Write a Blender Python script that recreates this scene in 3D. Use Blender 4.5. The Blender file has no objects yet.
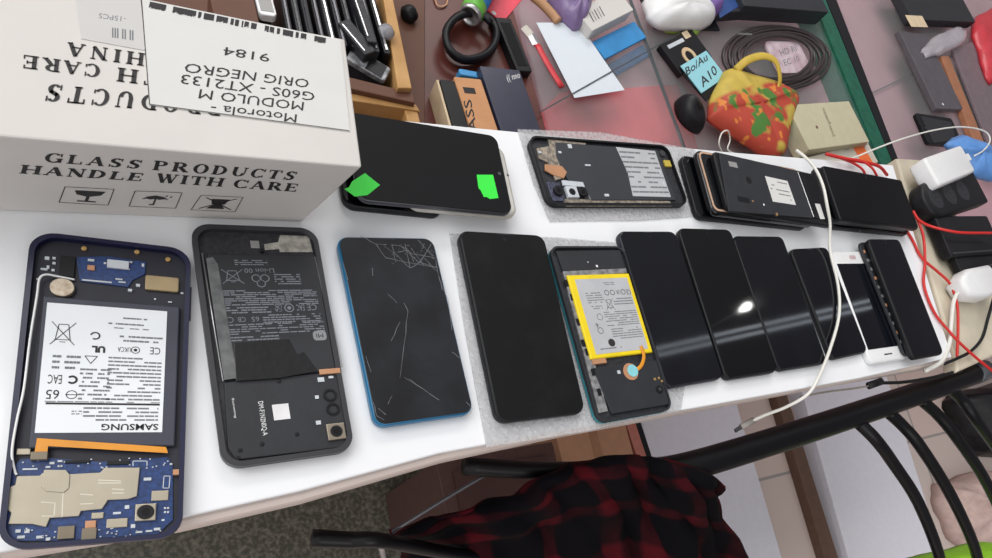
import bpy, bmesh, math, random
from math import sin, cos, pi, radians
from mathutils import Vector, Matrix
random.seed(7)
C = bpy.context.scene.collection
S = bpy.context.scene

# ------------------------------------------------------------------ camera
FPX, CX, CY, HC = 642.909, 579.502, 392.173, 0.43544
VF = Vector((0.0, 0.57756588, -0.81634408))
VR = Vector((0.51297793, 0.70075122, 0.49578359))
VU = Vector((-0.85840179, 0.4187665, 0.29627855))
EYE = Vector((0, 0, HC))
cd = bpy.data.cameras.new('camera'); cam = bpy.data.objects.new('camera', cd); C.objects.link(cam)
cd.sensor_width = 36.0; cd.lens = 36.0 * FPX / 992.0
cd.shift_x = -(CX - 496.0) / 992.0; cd.shift_y = (CY - 279.0) / 992.0
cd.clip_start = 0.01; cd.clip_end = 50
m3 = Matrix((VR, VU, -VF)).transposed()
cam.matrix_world = Matrix.Translation(EYE) @ m3.to_4x4()
S.camera = cam

# ------------------------------------------------------------------ world, lamps, exposure
S.view_settings.view_transform = 'Standard'
S.view_settings.look = 'None'
S.view_settings.exposure = 0.0
S.view_settings.gamma = 1.0
S.view_settings.use_curve_mapping = False
w = bpy.data.worlds.new('room_light'); S.world = w; w.use_nodes = True
nt = w.node_tree; nt.nodes.clear()
out = nt.nodes.new('ShaderNodeOutputWorld'); bg = nt.nodes.new('ShaderNodeBackground')
tc = nt.nodes.new('ShaderNodeTexCoord'); dp = nt.nodes.new('ShaderNodeVectorMath'); dp.operation = 'DOT_PRODUCT'
dp.inputs[1].default_value = Vector((-0.55, -0.75, 0.35)).normalized()
rp = nt.nodes.new('ShaderNodeValToRGB')
rp.color_ramp.elements[0].position = 0.25; rp.color_ramp.elements[0].color = (0.125, 0.115, 0.12, 1)
rp.color_ramp.elements[1].position = 0.95; rp.color_ramp.elements[1].color = (1.0, 1.0, 1.0, 1)
mr = nt.nodes.new('ShaderNodeMapRange'); mr.inputs[1].default_value = -1; mr.inputs[2].default_value = 1
nt.links.new(tc.outputs['Generated'], dp.inputs[0]); nt.links.new(dp.outputs['Value'], mr.inputs[0])
nt.links.new(mr.outputs[0], rp.inputs[0]); nt.links.new(rp.outputs[0], bg.inputs[0])
bg.inputs[1].default_value = 1.15
nt.links.new(bg.outputs[0], out.inputs[0])

def area(name, loc, target, sx, sy, power, col):
    l = bpy.data.lights.new(name, 'AREA'); l.shape = 'RECTANGLE'; l.size = sx; l.size_y = sy
    l.energy = power; l.color = col
    o = bpy.data.objects.new(name, l); C.objects.link(o); o.location = loc
    o.rotation_euler = (Vector(target) - Vector(loc)).to_track_quat('-Z', 'Y').to_euler()
    return o
area('ceiling_panel_light', (-1.5, -0.7, 1.9), (0, 0.4, 0), 1.9, 1.9, 37, (1.0, 0.99, 0.97))
area('added_warm_fill', (2.2, -0.6, 1.5), (0, 0.3, 0), 1.4, 1.4, 15, (1.0, 0.93, 0.91))  # added warm fill for the carton's front face, not a known source
area('shop_tube_light', (-2.2, 1.6, 1.9), (0, 0.9, 0), 1.6, 0.5, 26, (1.0, 0.96, 0.93))

LAMPS = []
# ------------------------------------------------------------------ helpers
def at(px, py, z=0.0):
    """point of the place at height z that shows at this pixel of the photograph"""
    d = VF + VR * ((px - CX) / FPX) - VU * ((py - CY) / FPX)
    return EYE + d * ((z - HC) / d.z)
def at2(px, py, z=0.0):
    p = at(px, py, z); return (p.x, p.y)

def lin(c):
    c = c / 255.0
    return c / 12.92 if c <= 0.04045 else ((c + 0.055) / 1.055) ** 2.4
MATS = {}
def mat(name, rgb, rough=0.5, metal=0.0, spec=0.5, var=0.08, scale=60.0, bump=0.0, bscale=300.0, coat=0.0, rgb2=None, lo=0.35, hi=0.65):
    if name in MATS: return MATS[name]
    m = bpy.data.materials.new(name); m.use_nodes = True; MATS[name] = m
    n = m.node_tree; b = n.nodes['Principled BSDF']
    base = [lin(v) for v in rgb]
    t = n.nodes.new('ShaderNodeTexCoord'); no = n.nodes.new('ShaderNodeTexNoise'); no.inputs['Scale'].default_value = scale
    no.inputs['Detail'].default_value = 4
    n.links.new(t.outputs['Object'], no.inputs['Vector'])
    r = n.nodes.new('ShaderNodeValToRGB'); e = r.color_ramp.elements
    e[0].position = lo; e[1].position = hi
    if rgb2: e[0].color = [*base, 1]; e[1].color = [*[lin(v) for v in rgb2], 1]
    else: e[0].color = [*[v * (1 - var) for v in base], 1]; e[1].color = [*[min(1, v * (1 + var)) for v in base], 1]
    n.links.new(no.outputs['Fac'], r.inputs[0]); n.links.new(r.outputs[0], b.inputs['Base Color'])
    b.inputs['Roughness'].default_value = rough; b.inputs['Metallic'].default_value = metal
    b.inputs['Specular IOR Level'].default_value = spec
    if coat: b.inputs['Coat Weight'].default_value = coat; b.inputs['Coat Roughness'].default_value = 0.05
    if bump:
        n2 = n.nodes.new('ShaderNodeTexNoise'); n2.inputs['Scale'].default_value = bscale; n2.inputs['Detail'].default_value = 3
        bp = n.nodes.new('ShaderNodeBump'); bp.inputs['Strength'].default_value = bump; bp.inputs['Distance'].default_value = 0.001
        n.links.new(t.outputs['Object'], n2.inputs['Vector']); n.links.new(n2.outputs['Fac'], bp.inputs['Height'])
        n.links.new(bp.outputs[0], b.inputs['Normal'])
    return m
def glassy(name, rgb, alpha, rough=0.15, bump=0.0, bscale=250, spec=0.5):
    if name in MATS: return MATS[name]
    m = mat(name, rgb, rough, spec=spec, var=0.03)
    n = m.node_tree; b = n.nodes['Principled BSDF']; b.inputs['Alpha'].default_value = alpha
    if bump:
        t = n.nodes.new('ShaderNodeTexCoord'); v = n.nodes.new('ShaderNodeTexVoronoi'); v.inputs['Scale'].default_value = bscale
        bp = n.nodes.new('ShaderNodeBump'); bp.inputs['Strength'].default_value = bump; bp.inputs['Distance'].default_value = 0.0015
        bp.invert = True
        n.links.new(t.outputs['Object'], v.inputs['Vector']); n.links.new(v.outputs['Distance'], bp.inputs['Height'])
        n.links.new(bp.outputs[0], b.inputs['Normal'])
        r = n.nodes.new('ShaderNodeMapRange'); r.inputs[1].default_value = 0.1; r.inputs[2].default_value = 0.6
        r.inputs[3].default_value = alpha * 0.55; r.inputs[4].default_value = min(1, alpha * 1.5)
        n.links.new(v.outputs['Distance'], r.inputs[0]); n.links.new(r.outputs[0], b.inputs['Alpha'])
    return m

def rrect(w, h, r, n=6, cx=0, cy=0):
    pts = []
    r = min(r, w / 2 - 1e-5, h / 2 - 1e-5)
    for (sx, sy, a0) in ((1, 1, 0), (-1, 1, 90), (-1, -1, 180), (1, -1, 270)):
        for i in range(n + 1):
            a = radians(a0 + 90 * i / n)
            pts.append((cx + sx * (w / 2 - r) + r * cos(a), cy + sy * (h / 2 - r) + r * sin(a)))
    return pts
def poly_area(p): return sum(p[i][0] * p[(i + 1) % len(p)][1] - p[(i + 1) % len(p)][0] * p[i][1] for i in range(len(p))) / 2
def ccw(p): return list(p) if poly_area(p) > 0 else list(p)[::-1]
def inset(p, d):
    n = len(p); o = []
    for i in range(n):
        a, b, c = Vector(p[i - 1][:2]), Vector(p[i][:2]), Vector(p[(i + 1) % n][:2])
        e1 = (b - a); e2 = (c - b)
        if e1.length < 1e-9 or e2.length < 1e-9: o.append((b.x, b.y)); continue
        e1.normalize(); e2.normalize()
        n1 = Vector((-e1.y, e1.x)); n2 = Vector((-e2.y, e2.x)); m = n1 + n2
        if m.length < 1e-6: m = n1
        m.normalize(); k = d / max(0.35, m.dot(n1)); q = b + m * k; o.append((q.x, q.y))
    return o
def smooth(pts, k=6):
    pts = [Vector(p) for p in pts]
    if len(pts) < 3: return pts
    o = []
    for i in range(len(pts) - 1):
        p0 = pts[i - 1] if i else pts[0] * 2 - pts[1]; p1 = pts[i]; p2 = pts[i + 1]
        p3 = pts[i + 2] if i + 2 < len(pts) else p2 * 2 - p1
        for j in range(k):
            t = j / k
            o.append(0.5 * ((2 * p1) + (p2 - p0) * t + (2 * p0 - 5 * p1 + 4 * p2 - p3) * t * t + (3 * p1 - p0 - 3 * p2 + p3) * t ** 3))
    o.append(pts[-1]); return o

class MB:
    def __init__(s): s.b = bmesh.new()
    def rings(s, rings, cap=True):
        vs = [[s.b.verts.new(p) for p in r] for r in rings]
        for a, b in zip(vs, vs[1:]):
            n = len(a)
            for i in range(n):
                s.b.faces.new((a[i], a[(i + 1) % n], b[(i + 1) % n], b[i]))
        if cap:
            s.b.faces.new(vs[0][::-1]); s.b.faces.new(vs[-1])
        return s
    def prism(s, pts, z0, z1, bev=0.0, seg=2):
        """upright prism; bev rounds the top and bottom rim"""
        p = ccw(pts)
        if bev <= 0: return s.rings([[(x, y, z0) for x, y in p], [(x, y, z1) for x, y in p]])
        bev = min(bev, (z1 - z0) / 2)
        R = []
        for i in range(seg + 1):
            a = pi / 2 * i / seg; q = inset(p, bev * (1 - sin(a))); R.append([(x, y, z0 + bev * (1 - cos(a))) for x, y in q])
        for i in range(seg + 1):
            a = pi / 2 * i / seg; q = inset(p, bev * (1 - cos(a))); R.append([(x, y, z1 - bev * (1 - sin(a))) for x, y in q])
        return s.rings(R)
    def ringwall(s, outer, inner, z0, z1):
        a, b = ccw(outer), ccw(inner)
        V = [[s.b.verts.new((x, y, z)) for x, y in p] for p, z in ((a, z0), (a, z1), (b, z1), (b, z0))]
        n = len(a)
        for k in range(4):
            p, q = V[k], V[(k + 1) % 4]
            for i in range(n): s.b.faces.new((p[i], p[(i + 1) % n], q[(i + 1) % n], q[i]))
        return s
    def box(s, x0, y0, z0, x1, y1, z1, bev=0.0):
        return s.prism([(x0, y0), (x1, y0), (x1, y1), (x0, y1)], z0, z1, bev)
    def cyl(s, x, y, z0, z1, r, n=16, bev=0.0):
        return s.prism([(x + r * cos(2 * pi * i / n), y + r * sin(2 * pi * i / n)) for i in range(n)], z0, z1, bev)
    def hexa(s, lo, hi):
        a = [s.b.verts.new(p) for p in lo]; b = [s.b.verts.new(p) for p in hi]; n = len(a)
        s.b.faces.new(a[::-1]); s.b.faces.new(b)
        for i in range(n): s.b.faces.new((a[i], a[(i + 1) % n], b[(i + 1) % n], b[i]))
        return s
    def tube(s, pts, r, n=8, sm=6, flat=1.0, taper=None):
        P = smooth(pts, sm) if sm else [Vector(p) for p in pts]
        R = []; up = Vector((0, 0, 1)); prev = None
        for i, p in enumerate(P):
            d = (P[min(i + 1, len(P) - 1)] - P[max(i - 1, 0)])
            if d.length < 1e-9: d = Vector((1, 0, 0))
            d.normalize()
            if prev is None:
                a = up.cross(d)
                if a.length < 0.05: a = Vector((1, 0, 0)).cross(d)
            else: a = prev - d * prev.dot(d)
            a.normalize(); prev = a; c = d.cross(a)
            rr = r * (taper(i / (len(P) - 1)) if taper else 1)
            R.append([p + a * rr * cos(2 * pi * j / n) + c * rr * flat * sin(2 * pi * j / n) for j in range(n)])
        return s.rings(R)
    def lathe(s, prof, M=Matrix.Identity(4), n=20):
        R = [[M @ Vector((r * cos(2 * pi * j / n), r * sin(2 * pi * j / n), z)) for j in range(n)] for r, z in prof]
        return s.rings(R)
    def flatpoly(s, pts):
        s.b.faces.new([s.b.verts.new(p) for p in pts]); return s
    def quadline(s, a, b, wd, z):
        a = Vector(a[:2]); b = Vector(b[:2]); d = (b - a)
        if d.length < 1e-7: return s
        d.normalize(); n = Vector((-d.y, d.x)) * wd / 2
        return s.flatpoly([(*(a - n), z), (*(b - n), z), (*(b + n), z), (*(a + n), z)])
    def build(s, name, m, parent=None, smooth_=False):
        bmesh.ops.recalc_face_normals(s.b, faces=s.b.faces) if not getattr(s, 'keep', False) else None
        me = bpy.data.meshes.new(name); s.b.to_mesh(me); s.b.free()
        if smooth_:
            for p in me.polygons: p.use_smooth = True
        o = bpy.data.objects.new(name, me); me.materials.append(m); C.objects.link(o)
        if parent: o.parent = parent
        return o

def tag(o, label, cat, group=None):
    o['label'] = label; o['category'] = cat
    if group: o['group'] = group
    return o
def thing(name, label, cat, loc=(0, 0, 0), rz=0.0, group=None):
    o = bpy.data.objects.new(name, None); o.empty_display_size = 0.01; C.objects.link(o)
    o.location = loc; o.rotation_euler = (0, 0, rz); return tag(o, label, cat, group)
def struct(o): o['kind'] = 'structure'; return o

# text -------------------------------------------------------------
_cache = {}
def glyph_mesh(txt, bold=0.0):
    k = (txt, bold)
    if k in _cache: return _cache[k]
    c = bpy.data.curves.new('t', 'FONT'); c.body = txt; c.resolution_u = 2; c.offset = bold
    o = bpy.data.objects.new('t', c); C.objects.link(o)
    me = bpy.data.meshes.new_from_object(o.evaluated_get(bpy.context.evaluated_depsgraph_get()))
    vs = [(v.co.x, v.co.y) for v in me.vertices]; fs = [tuple(p.vertices) for p in me.polygons]
    bpy.data.objects.remove(o); bpy.data.curves.remove(c); bpy.data.meshes.remove(me)
    x0 = min(v[0] for v in vs); x1 = max(v[0] for v in vs); y0 = min(v[1] for v in vs); y1 = max(v[1] for v in vs)
    vs = [((x - x0) / (x1 - x0), (y - y0) / (y1 - y0)) for x, y in vs]
    _cache[k] = (vs, fs); return _cache[k]
def put_text(mb, txt, O, U, V, bold=0.0):
    """lettering whose baseline runs from O along U, height along V"""
    O, U, V = Vector(O), Vector(U), Vector(V)
    vs, fs = glyph_mesh(txt, bold)
    bv = [mb.b.verts.new(O + U * x + V * y) for x, y in vs]
    for f in fs:
        try: mb.b.faces.new([bv[i] for i in f])
        except ValueError: pass
    mb.keep = True
    return mb
# serif stroke capitals, drawn as flat strokes in a unit-high cell
TK, TN = 0.24, 0.085
def _line(a, b, t):
    a, b = Vector(a), Vector(b); d = (b - a).normalized(); n = Vector((-d.y, d.x)) * t / 2
    return [tuple(a - n), tuple(b - n), tuple(b + n), tuple(a + n)]
def _stem(x, t=TK, y0=0, y1=1): return [_line((x, y0), (x, y1), t), _line((x - t / 2 - .08, y0 + TN / 2), (x + t / 2 + .08, y0 + TN / 2), TN), _line((x - t / 2 - .08, y1 - TN / 2), (x + t / 2 + .08, y1 - TN / 2), TN)]
def _arc(cx, cy, rx, ry, a0, a1, n=14):
    o = []
    def pt(a, s):
        return (cx + rx * cos(a), cy + ry * sin(a)) if s > 0 else (cx + (rx - TK) * cos(a), cy + (ry - TN) * sin(a))
    for i in range(n):
        b0 = radians(a0 + (a1 - a0) * i / n); b1 = radians(a0 + (a1 - a0) * (i + 1) / n)
        o.append([pt(b0, 1), pt(b1, 1), pt(b1, -1), pt(b0, -1)])
    return o
def _glyph(ch):
    L = _line
    foot = lambda x, y: L((x - .14, y), (x + .14, y), TN)
    g = {
     'H': lambda: (_stem(.2) + _stem(.85) + [L((.2, .5), (.85, .5), TN)], 1.05),
     'I': lambda: (_stem(.22), .44),
     'L': lambda: (_stem(.2) + [L((.2, TN / 2), (.78, TN / 2), TN), L((.76, 0), (.76, .3), TN)], .85),
     'E': lambda: (_stem(.2) + [L((.2, TN / 2), (.78, TN / 2), TN), L((.76, 0), (.76, .28), TN), L((.2, 1 - TN / 2), (.74, 1 - TN / 2), TN), L((.72, 1), (.72, .74), TN), L((.2, .52), (.6, .52), TN), L((.58, .4), (.58, .64), TN)], .85),
     'T': lambda: (_stem(.45) + [L((.05, 1 - TN / 2), (.85, 1 - TN / 2), TN), L((.06, 1), (.06, .72), TN), L((.84, 1), (.84, .72), TN)], .9),
     'A': lambda: ([L((.12, 0), (.46, 1), TN), L((.46, .98), (.82, 0), TK), L((.24, .33), (.7, .33), TN), foot(.12, TN / 2), foot(.84, TN / 2)], .96),
     'N': lambda: ([L((.2, 0), (.2, 1), TN), L((.2, .95), (.82, .05), TK), L((.82, 0), (.82, 1), TN), foot(.2, TN / 2), foot(.16, 1 - TN / 2), foot(.82, 1 - TN / 2)], 1.0),
     'W': lambda: ([L((.15, 1), (.42, 0), TK), L((.42, 0), (.66, .95), TN), L((.64, .95), (.9, 0), TK), L((.9, 0), (1.15, 1), TN), foot(.15, 1 - TN / 2), foot(.66, 1 - TN / 2), foot(1.15, 1 - TN / 2)], 1.3),
     'D': lambda: (_stem(.2) + _arc(.35, .5, .55, .5, -90, 90) + [L((.2, TN / 2), (.38, TN / 2), TN), L((.2, 1 - TN / 2), (.38, 1 - TN / 2), TN)], 1.0),
     'P': lambda: (_stem(.2) + _arc(.42, .74, .38, .26, -90, 90) + [L((.2, .51), (.44, .51), TN), L((.2, 1 - TN / 2), (.44, 1 - TN / 2), TN)], .9),
     'R': lambda: (_stem(.2) + _arc(.42, .74, .38, .26, -90, 90) + [L((.2, .51), (.44, .51), TN), L((.2, 1 - TN / 2), (.44, 1 - TN / 2), TN), L((.46, .5), (.82, .03), TK), foot(.86, TN / 2)], 1.0),
     'O': lambda: (_arc(.5, .5, .46, .52, 0, 360, 24), 1.0),
     'C': lambda: (_arc(.5, .5, .46, .52, 45, 315, 20) + [L((.86, 1), (.86, .68), TN), L((.84, .06), (.84, .28), TN)], .95),
     'G': lambda: (_arc(.5, .5, .46, .52, 45, 315, 20) + [L((.86, 1), (.86, .68), TN), L((.82, .03), (.82, .42), TK * .9), L((.62, .43), (.98, .43), TN)], 1.02),
     'U': lambda: ([L((.2, .35), (.2, 1), TK), L((.84, .35), (.84, 1), TN), foot(.2, 1 - TN / 2), foot(.84, 1 - TN / 2)] + _arc(.49, .36, .39, .38, 180, 360, 12), 1.02),
     'S': lambda: (_arc(.42, .73, .33, .28, 30, 250, 12) + _arc(.42, .27, .33, .29, -150, 80, 12) + [L((.22, .62), (.62, .4), TK * .9), L((.72, 1), (.72, .7), TN), L((.12, 0), (.12, .3), TN)], .86),
     ' ': lambda: ([], .45)}
    return g[ch]()
def put_serif(mb, txt, O, U, V, gap=0.12):
    O, U, V = Vector(O), Vector(U), Vector(V)
    x = 0; polys = []
    for ch in txt:
        ps, adv = _glyph(ch)
        for p in ps: polys.append([(x + a, b) for a, b in p])
        x += adv + gap
    x -= gap
    for p in polys:
        if poly_area(p) < 0: p = p[::-1]
        mb.flatpoly([O + U * (a / x) + V * b for a, b in p])
    mb.keep = True
    return mb

# ------------------------------------------------------------------ materials
M_BOARD = mat('white_foam', (231, 233, 236), 0.45, var=0.015, scale=8)
M_TOP = mat('table_laminate', (214, 200, 193), 0.4, var=0.03, scale=20)
M_CREAM = mat('cream_laminate', (203, 194, 174), 0.5, var=0.06, scale=30)
M_CARTON = mat('white_carton', (203, 200, 196), 0.75, var=0.02, scale=25)
M_CARTON_DIM = mat('white_carton_side', (226, 221, 218), 0.75, var=0.02, scale=25)
M_PAPER = mat('label_paper', (206, 206, 204), 0.7, var=0.01)
M_INK = mat('black_ink', (38, 36, 38), 0.7, var=0.1)
M_GREYINK = mat('grey_ink', (112, 114, 118), 0.7, var=0.1)
M_BLACK = mat('black_plastic', (17, 18, 22), 0.45, spec=0.3, var=0.15)
M_MATTE = mat('matte_black', (33, 35, 41), 0.6, var=0.12, bump=0.15)
M_SCREEN = mat('black_screen_glass', (4, 5, 8), 0.04, spec=0.4, var=0.3, scale=12)
M_SCREEN_B = mat('dim_screen_glass', (10, 12, 19), 0.05, spec=0.4, var=0.25, scale=14)
M_DUSTY = mat('dusty_screen_glass', (5, 6, 7), 0.16, spec=0.4, rgb2=(20, 20, 21), scale=45, lo=0.5, hi=0.9)
M_NAVY = mat('navy_plastic', (17, 20, 54), 0.3, var=0.15)
M_DNAVY = mat('dark_navy_plastic', (21, 23, 37), 0.5, var=0.15)
M_PCB = mat('blue_circuit_board', (22, 52, 104), 0.4, var=0.35, scale=500)
M_SHIELD = mat('nickel_shield', (168, 160, 143), 0.42, metal=0.55, var=0.05)
M_STEEL = mat('brushed_steel', (180, 180, 182), 0.3, metal=0.8)
M_DSTEEL = mat('dark_steel', (90, 90, 95), 0.35, metal=0.7)
M_GOLD = mat('gold_contact', (196, 160, 104), 0.35, metal=0.6)
M_FLEX = mat('orange_flex', (214, 142, 38), 0.35, var=0.08)
M_COPPER = mat('copper_flex', (184, 136, 102), 0.4, metal=0.2)
M_SOLDER = mat('pale_solder', (190, 196, 202), 0.4)
M_WHITEP = mat('white_plastic', (226, 227, 228), 0.35, var=0.02)
M_CABLEW = mat('white_cable', (222, 221, 214), 0.5, var=0.02)
M_RED = mat('red_cable', (200, 38, 34), 0.45, var=0.05)
M_BLUEF = mat('blue_phone_frame', (24, 104, 146), 0.3, metal=0.2)
M_TEAL = mat('teal_phone_frame', (46, 128, 140), 0.35, metal=0.2)
M_YEL = mat('yellow_battery_tape', (230, 204, 26), 0.4, var=0.05)
M_SILV = mat('silver_battery_label', (178, 180, 184), 0.35, var=0.04)
M_CYAN = mat('cyan_sticker', (128, 196, 204), 0.5)
M_GREEN = mat('green_sticker', (46, 224, 62), 0.5, var=0.03)
M_GREYT = mat('grey_tape', (104, 106, 106), 0.5, rgb2=(72, 74, 76), scale=120)
M_TAPE = mat('glossy_black_tape', (14, 14, 17), 0.2, bump=0.4, bscale=120)
M_CRACK = mat('crack_white', (118, 120, 126), 0.4)
M_PEACH = mat('peach_gold_frame', (214, 178, 152), 0.3, metal=0.3)
M_BATTB = mat('black_battery', (30, 32, 38), 0.5, var=0.1)
M_PRINTB = mat('pale_print', (118, 122, 130), 0.6)
M_PCBK = mat('dark_frame_interior', (24, 25, 30), 0.55, rgb2=(44, 46, 52), scale=350)

# ------------------------------------------------------------------ the setting: floor, work table
A70 = radians(70.3)
E1 = Vector((cos(A70), sin(A70), 0)); E2 = Vector((-sin(A70), cos(A70), 0))
O0 = at(500, 130, 0)
def fr(a, b, z=0.0): p = O0 + E1 * a + E2 * b; return (p.x, p.y, z)
def fr2(a, b): return fr(a, b)[:2]

def floor_mat():
    m = mat('floor_tile', (176, 160, 154), 0.45, var=0.04, scale=6)
    n = m.node_tree; b = n.nodes['Principled BSDF']; t = n.nodes.new('ShaderNodeTexCoord')
    br = n.nodes.new('ShaderNodeTexBrick'); br.offset = 0; br.inputs['Scale'].default_value = 1.0
    br.inputs['Brick Width'].default_value = 0.40; br.inputs['Row Height'].default_value = 0.40
    br.inputs['Mortar Size'].default_value = 0.004
    br.inputs['Color1'].default_value = (*[lin(v) for v in (205, 184, 176)], 1); br.inputs['Color2'].default_value = (*[lin(v) for v in (196, 186, 180)], 1)
    br.inputs['Mortar'].default_value = (*[lin(v) for v in (150, 146, 142)], 1)
    mp = n.nodes.new('ShaderNodeMapping'); mp.inputs['Rotation'].default_value = (0, 0, radians(-70))
    n.links.new(t.outputs['Object'], mp.inputs[0]); n.links.new(mp.outputs[0], br.inputs['Vector'])
    n.links.new(br.outputs[0], b.inputs['Base Color']); return m
def granite_mat():
    m = mat('speckled_terrazzo', (58, 56, 46), 0.5, rgb2=(104, 100, 88), scale=160, lo=0.42, hi=0.68)
    return m
ZF = -0.75
MB().prism([(-4, -3), (4, -3), (4, 6), (-4, 6)], ZF - 0.05, ZF).build('floor', floor_mat())
struct(bpy.data.objects['floor'])
g = MB().prism([at2(-300, 700, ZF), at2(498, 700, ZF), at2(492, 380, ZF), at2(-300, 400, ZF)], ZF, ZF + 0.004).build('floor', granite_mat()); struct(g)
wl = MB().prism([(-2.6, -3), (-2.5, -3), (-2.5, 6), (-2.6, 6)], ZF, 2.0).build('wall_back', mat('painted_wall', (205, 200, 196), 0.8)); struct(wl)

FE = [(-70, 566), (60, 541), (180, 518), (300, 491), (440, 453), (560, 431), (700, 407), (860, 378), (952, 357)]
BE = [(893, 165), (730, 152), (500, 130), (330, 113), (120, 92), (-70, 70)]
fb = MB().prism([at2(x, y, 0) for x, y in FE] + [at2(x, y, 0) for x, y in BE], -0.005, 0.0, 0.0012).build('foam_board', M_BOARD)
tag(fb, 'long white foam board on which the rows of dismantled phones lie', 'board')
tb = thing('work_table', 'long narrow work table with a pale laminate top under the white foam board', 'table', (*fr2(0, -0.14), ZF), A70)
FL = [(-70, 578), (0, 562), (180, 532), (300, 504), (440, 463), (560, 437), (700, 411), (860, 381), (944, 366)]
zt = -0.0062
pts = [at2(x, y, -0.02) for x, y in FL]
top = [Vector((*p, 0)) for p in pts] + [Vector((*at2(x, y, 0), 0)) for x, y in ((891, 163), (500, 131), (-70, 72))]
Rz = Matrix.Rotation(-A70, 3, 'Z'); tl = Vector(tb.location)
loc = [Rz @ (p - Vector((tl.x, tl.y, 0))) for p in top]
MB().prism([(p.x, p.y) for p in loc], -ZF - 0.026, -ZF + zt, 0.004).build('tabletop', M_TOP, tb)
for sx in (-0.42, 0.30):
    for sy in (0.02, 0.10):
        MB().box(sx - .018, sy - .018, 0, sx + .018, sy + .018, -ZF - 0.026).build('leg', M_TOP, tb)
# cream end board next to the last phones
cb = MB().prism([at2(897, 158, -0.0056), at2(928, 160, -0.0056), at2(1010, 318, -0.0056), at2(1015, 346, -0.0056), at2(958, 372, -0.0056), at2(956, 360, -0.0056)], -0.026, -0.0056, 0.003).build('end_board', M_CREAM)
tag(cb, 'cream wooden board closing the far end of the work table under the red cables', 'board')

# ------------------------------------------------------------------ slabs and phones
class Slab:
    def __init__(s, name, label, cat, cor, z0, t, group=None, dw=0, dh=0):
        P = [at(x, y, z0 + t) for x, y in cor]; c = (P[0] + P[1] + P[2] + P[3]) / 4
        u = (P[1] - P[0]) + (P[2] - P[3]); v = (P[0] - P[3]) + (P[1] - P[2])
        d = Vector((u.x + v.y, u.y - v.x)); s.ang = math.atan2(d.y, d.x)
        s.c = c; s.z0 = z0; s.t = t
        ux = Vector((cos(s.ang), sin(s.ang), 0)); uy = Vector((-sin(s.ang), cos(s.ang), 0)); s.ux, s.uy = ux, uy
        s.w = abs(u.dot(ux)) / 2 + dw; s.h = abs(v.dot(uy)) / 2 + dh
        s.root = thing(name, label, cat, (c.x, c.y, z0), s.ang, group)
    def l(s, px, py, z):
        p = at(px, py, s.z0 + z) - s.c; return (p.dot(s.ux), p.dot(s.uy))
    def r(s, cor, z):
        Q = [s.l(x, y, z) for x, y in cor]
        return ((Q[0][0] + Q[3][0]) / 2, (Q[2][1] + Q[3][1]) / 2, (Q[1][0] + Q[2][0]) / 2, (Q[0][1] + Q[1][1]) / 2)
    def rb(s, x0, y0, x1, y1, z):
        """axis aligned pixel box -> local rect around the same centre"""
        return s.r([(x0, y0), (x1, y0), (x1, y1), (x0, y1)], z)
    def box(s, name, rc, z0, z1, m, par=None, bev=0.0003, rad=0):
        x0, y0, x1, y1 = rc; p = rrect(abs(x1 - x0), abs(y1 - y0), rad, 4, (x0 + x1) / 2, (y0 + y1) / 2) if rad else [(x0, y0), (x1, y0), (x1, y1), (x0, y1)]
        return MB().prism(p, z0, z1, bev).build(name, m, par or s.root)
    def poly(s, name, pxs, z0, z1, m, par=None, bev=0.0002):
        return MB().prism([s.l(x, y, z1) for x, y in pxs], z0, z1, bev).build(name, m, par or s.root)
    def disc(s, name, px, py, r, z0, z1, m, par=None, bev=0.0003):
        x, y = s.l(px, py, z1); return MB().cyl(x, y, z0, z1, r, 20, bev).build(name, m, par or s.root)
    def dots(s, name, lst, z0, z1, m, par=None):
        mb = MB()
        for (px, py, a, b) in lst:
            x, y = s.l(px, py, z1); mb.box(x - a / 2, y - b / 2, z0, x + a / 2, y + b / 2, z1)
        return mb.build(name, m, par or s.root)

def rows(mb, rc, n, z, dens=0.75, hgt=0.45, seed=1, word=0.09):
    """lines of fine print"""
    R = random.Random(seed); x0, y0, x1, y1 = rc; H = (y1 - y0) / n
    for i in range(n):
        y = y0 + H * (i + 0.5); x = x0
        while x < x1:
            l = (x1 - x0) * R.uniform(word * .4, word * 1.5); e = min(x + l, x1)
            if R.random() < dens: mb.flatpoly([(x, y - H * hgt / 2, z), (e, y - H * hgt / 2, z), (e, y + H * hgt / 2, z), (x, y + H * hgt / 2, z)])
            x = e + (x1 - x0) * 0.012
    mb.keep = True
def frac(rc, fx, fy): return (rc[0] + (rc[2] - rc[0]) * fx, rc[3] - (rc[3] - rc[1]) * fy)
def ltext(mb, rc, txt, fx0, fy0, fx1, fy1, z, flip=True, bold=0.0):
    if flip:
        a = frac(rc, fx1, fy0); b = frac(rc, fx0, fy0); c = frac(rc, fx1, fy1)
    else:
        a = frac(rc, fx0, fy1); b = frac(rc, fx1, fy1); c = frac(rc, fx0, fy0)
    put_text(mb, txt, (*a, z), (b[0] - a[0], b[1] - a[1], 0), (c[0] - a[0], c[1] - a[1], 0), bold)
def lring(mb, x, y, r, t, z, n=16, a0=0, a1=360, sq=1.0):
    for i in range(n):
        a = radians(a0 + (a1 - a0) * i / n); b = radians(a0 + (a1 - a0) * (i + 1) / n)
        mb.flatpoly([(x + r * cos(a), y + sq * r * sin(a), z), (x + r * cos(b), y + sq * r * sin(b), z), (x + (r - t) * cos(b), y + sq * (r - t) * sin(b), z), (x + (r - t) * cos(a), y + sq * (r - t) * sin(a), z)])
    mb.keep = True
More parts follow.
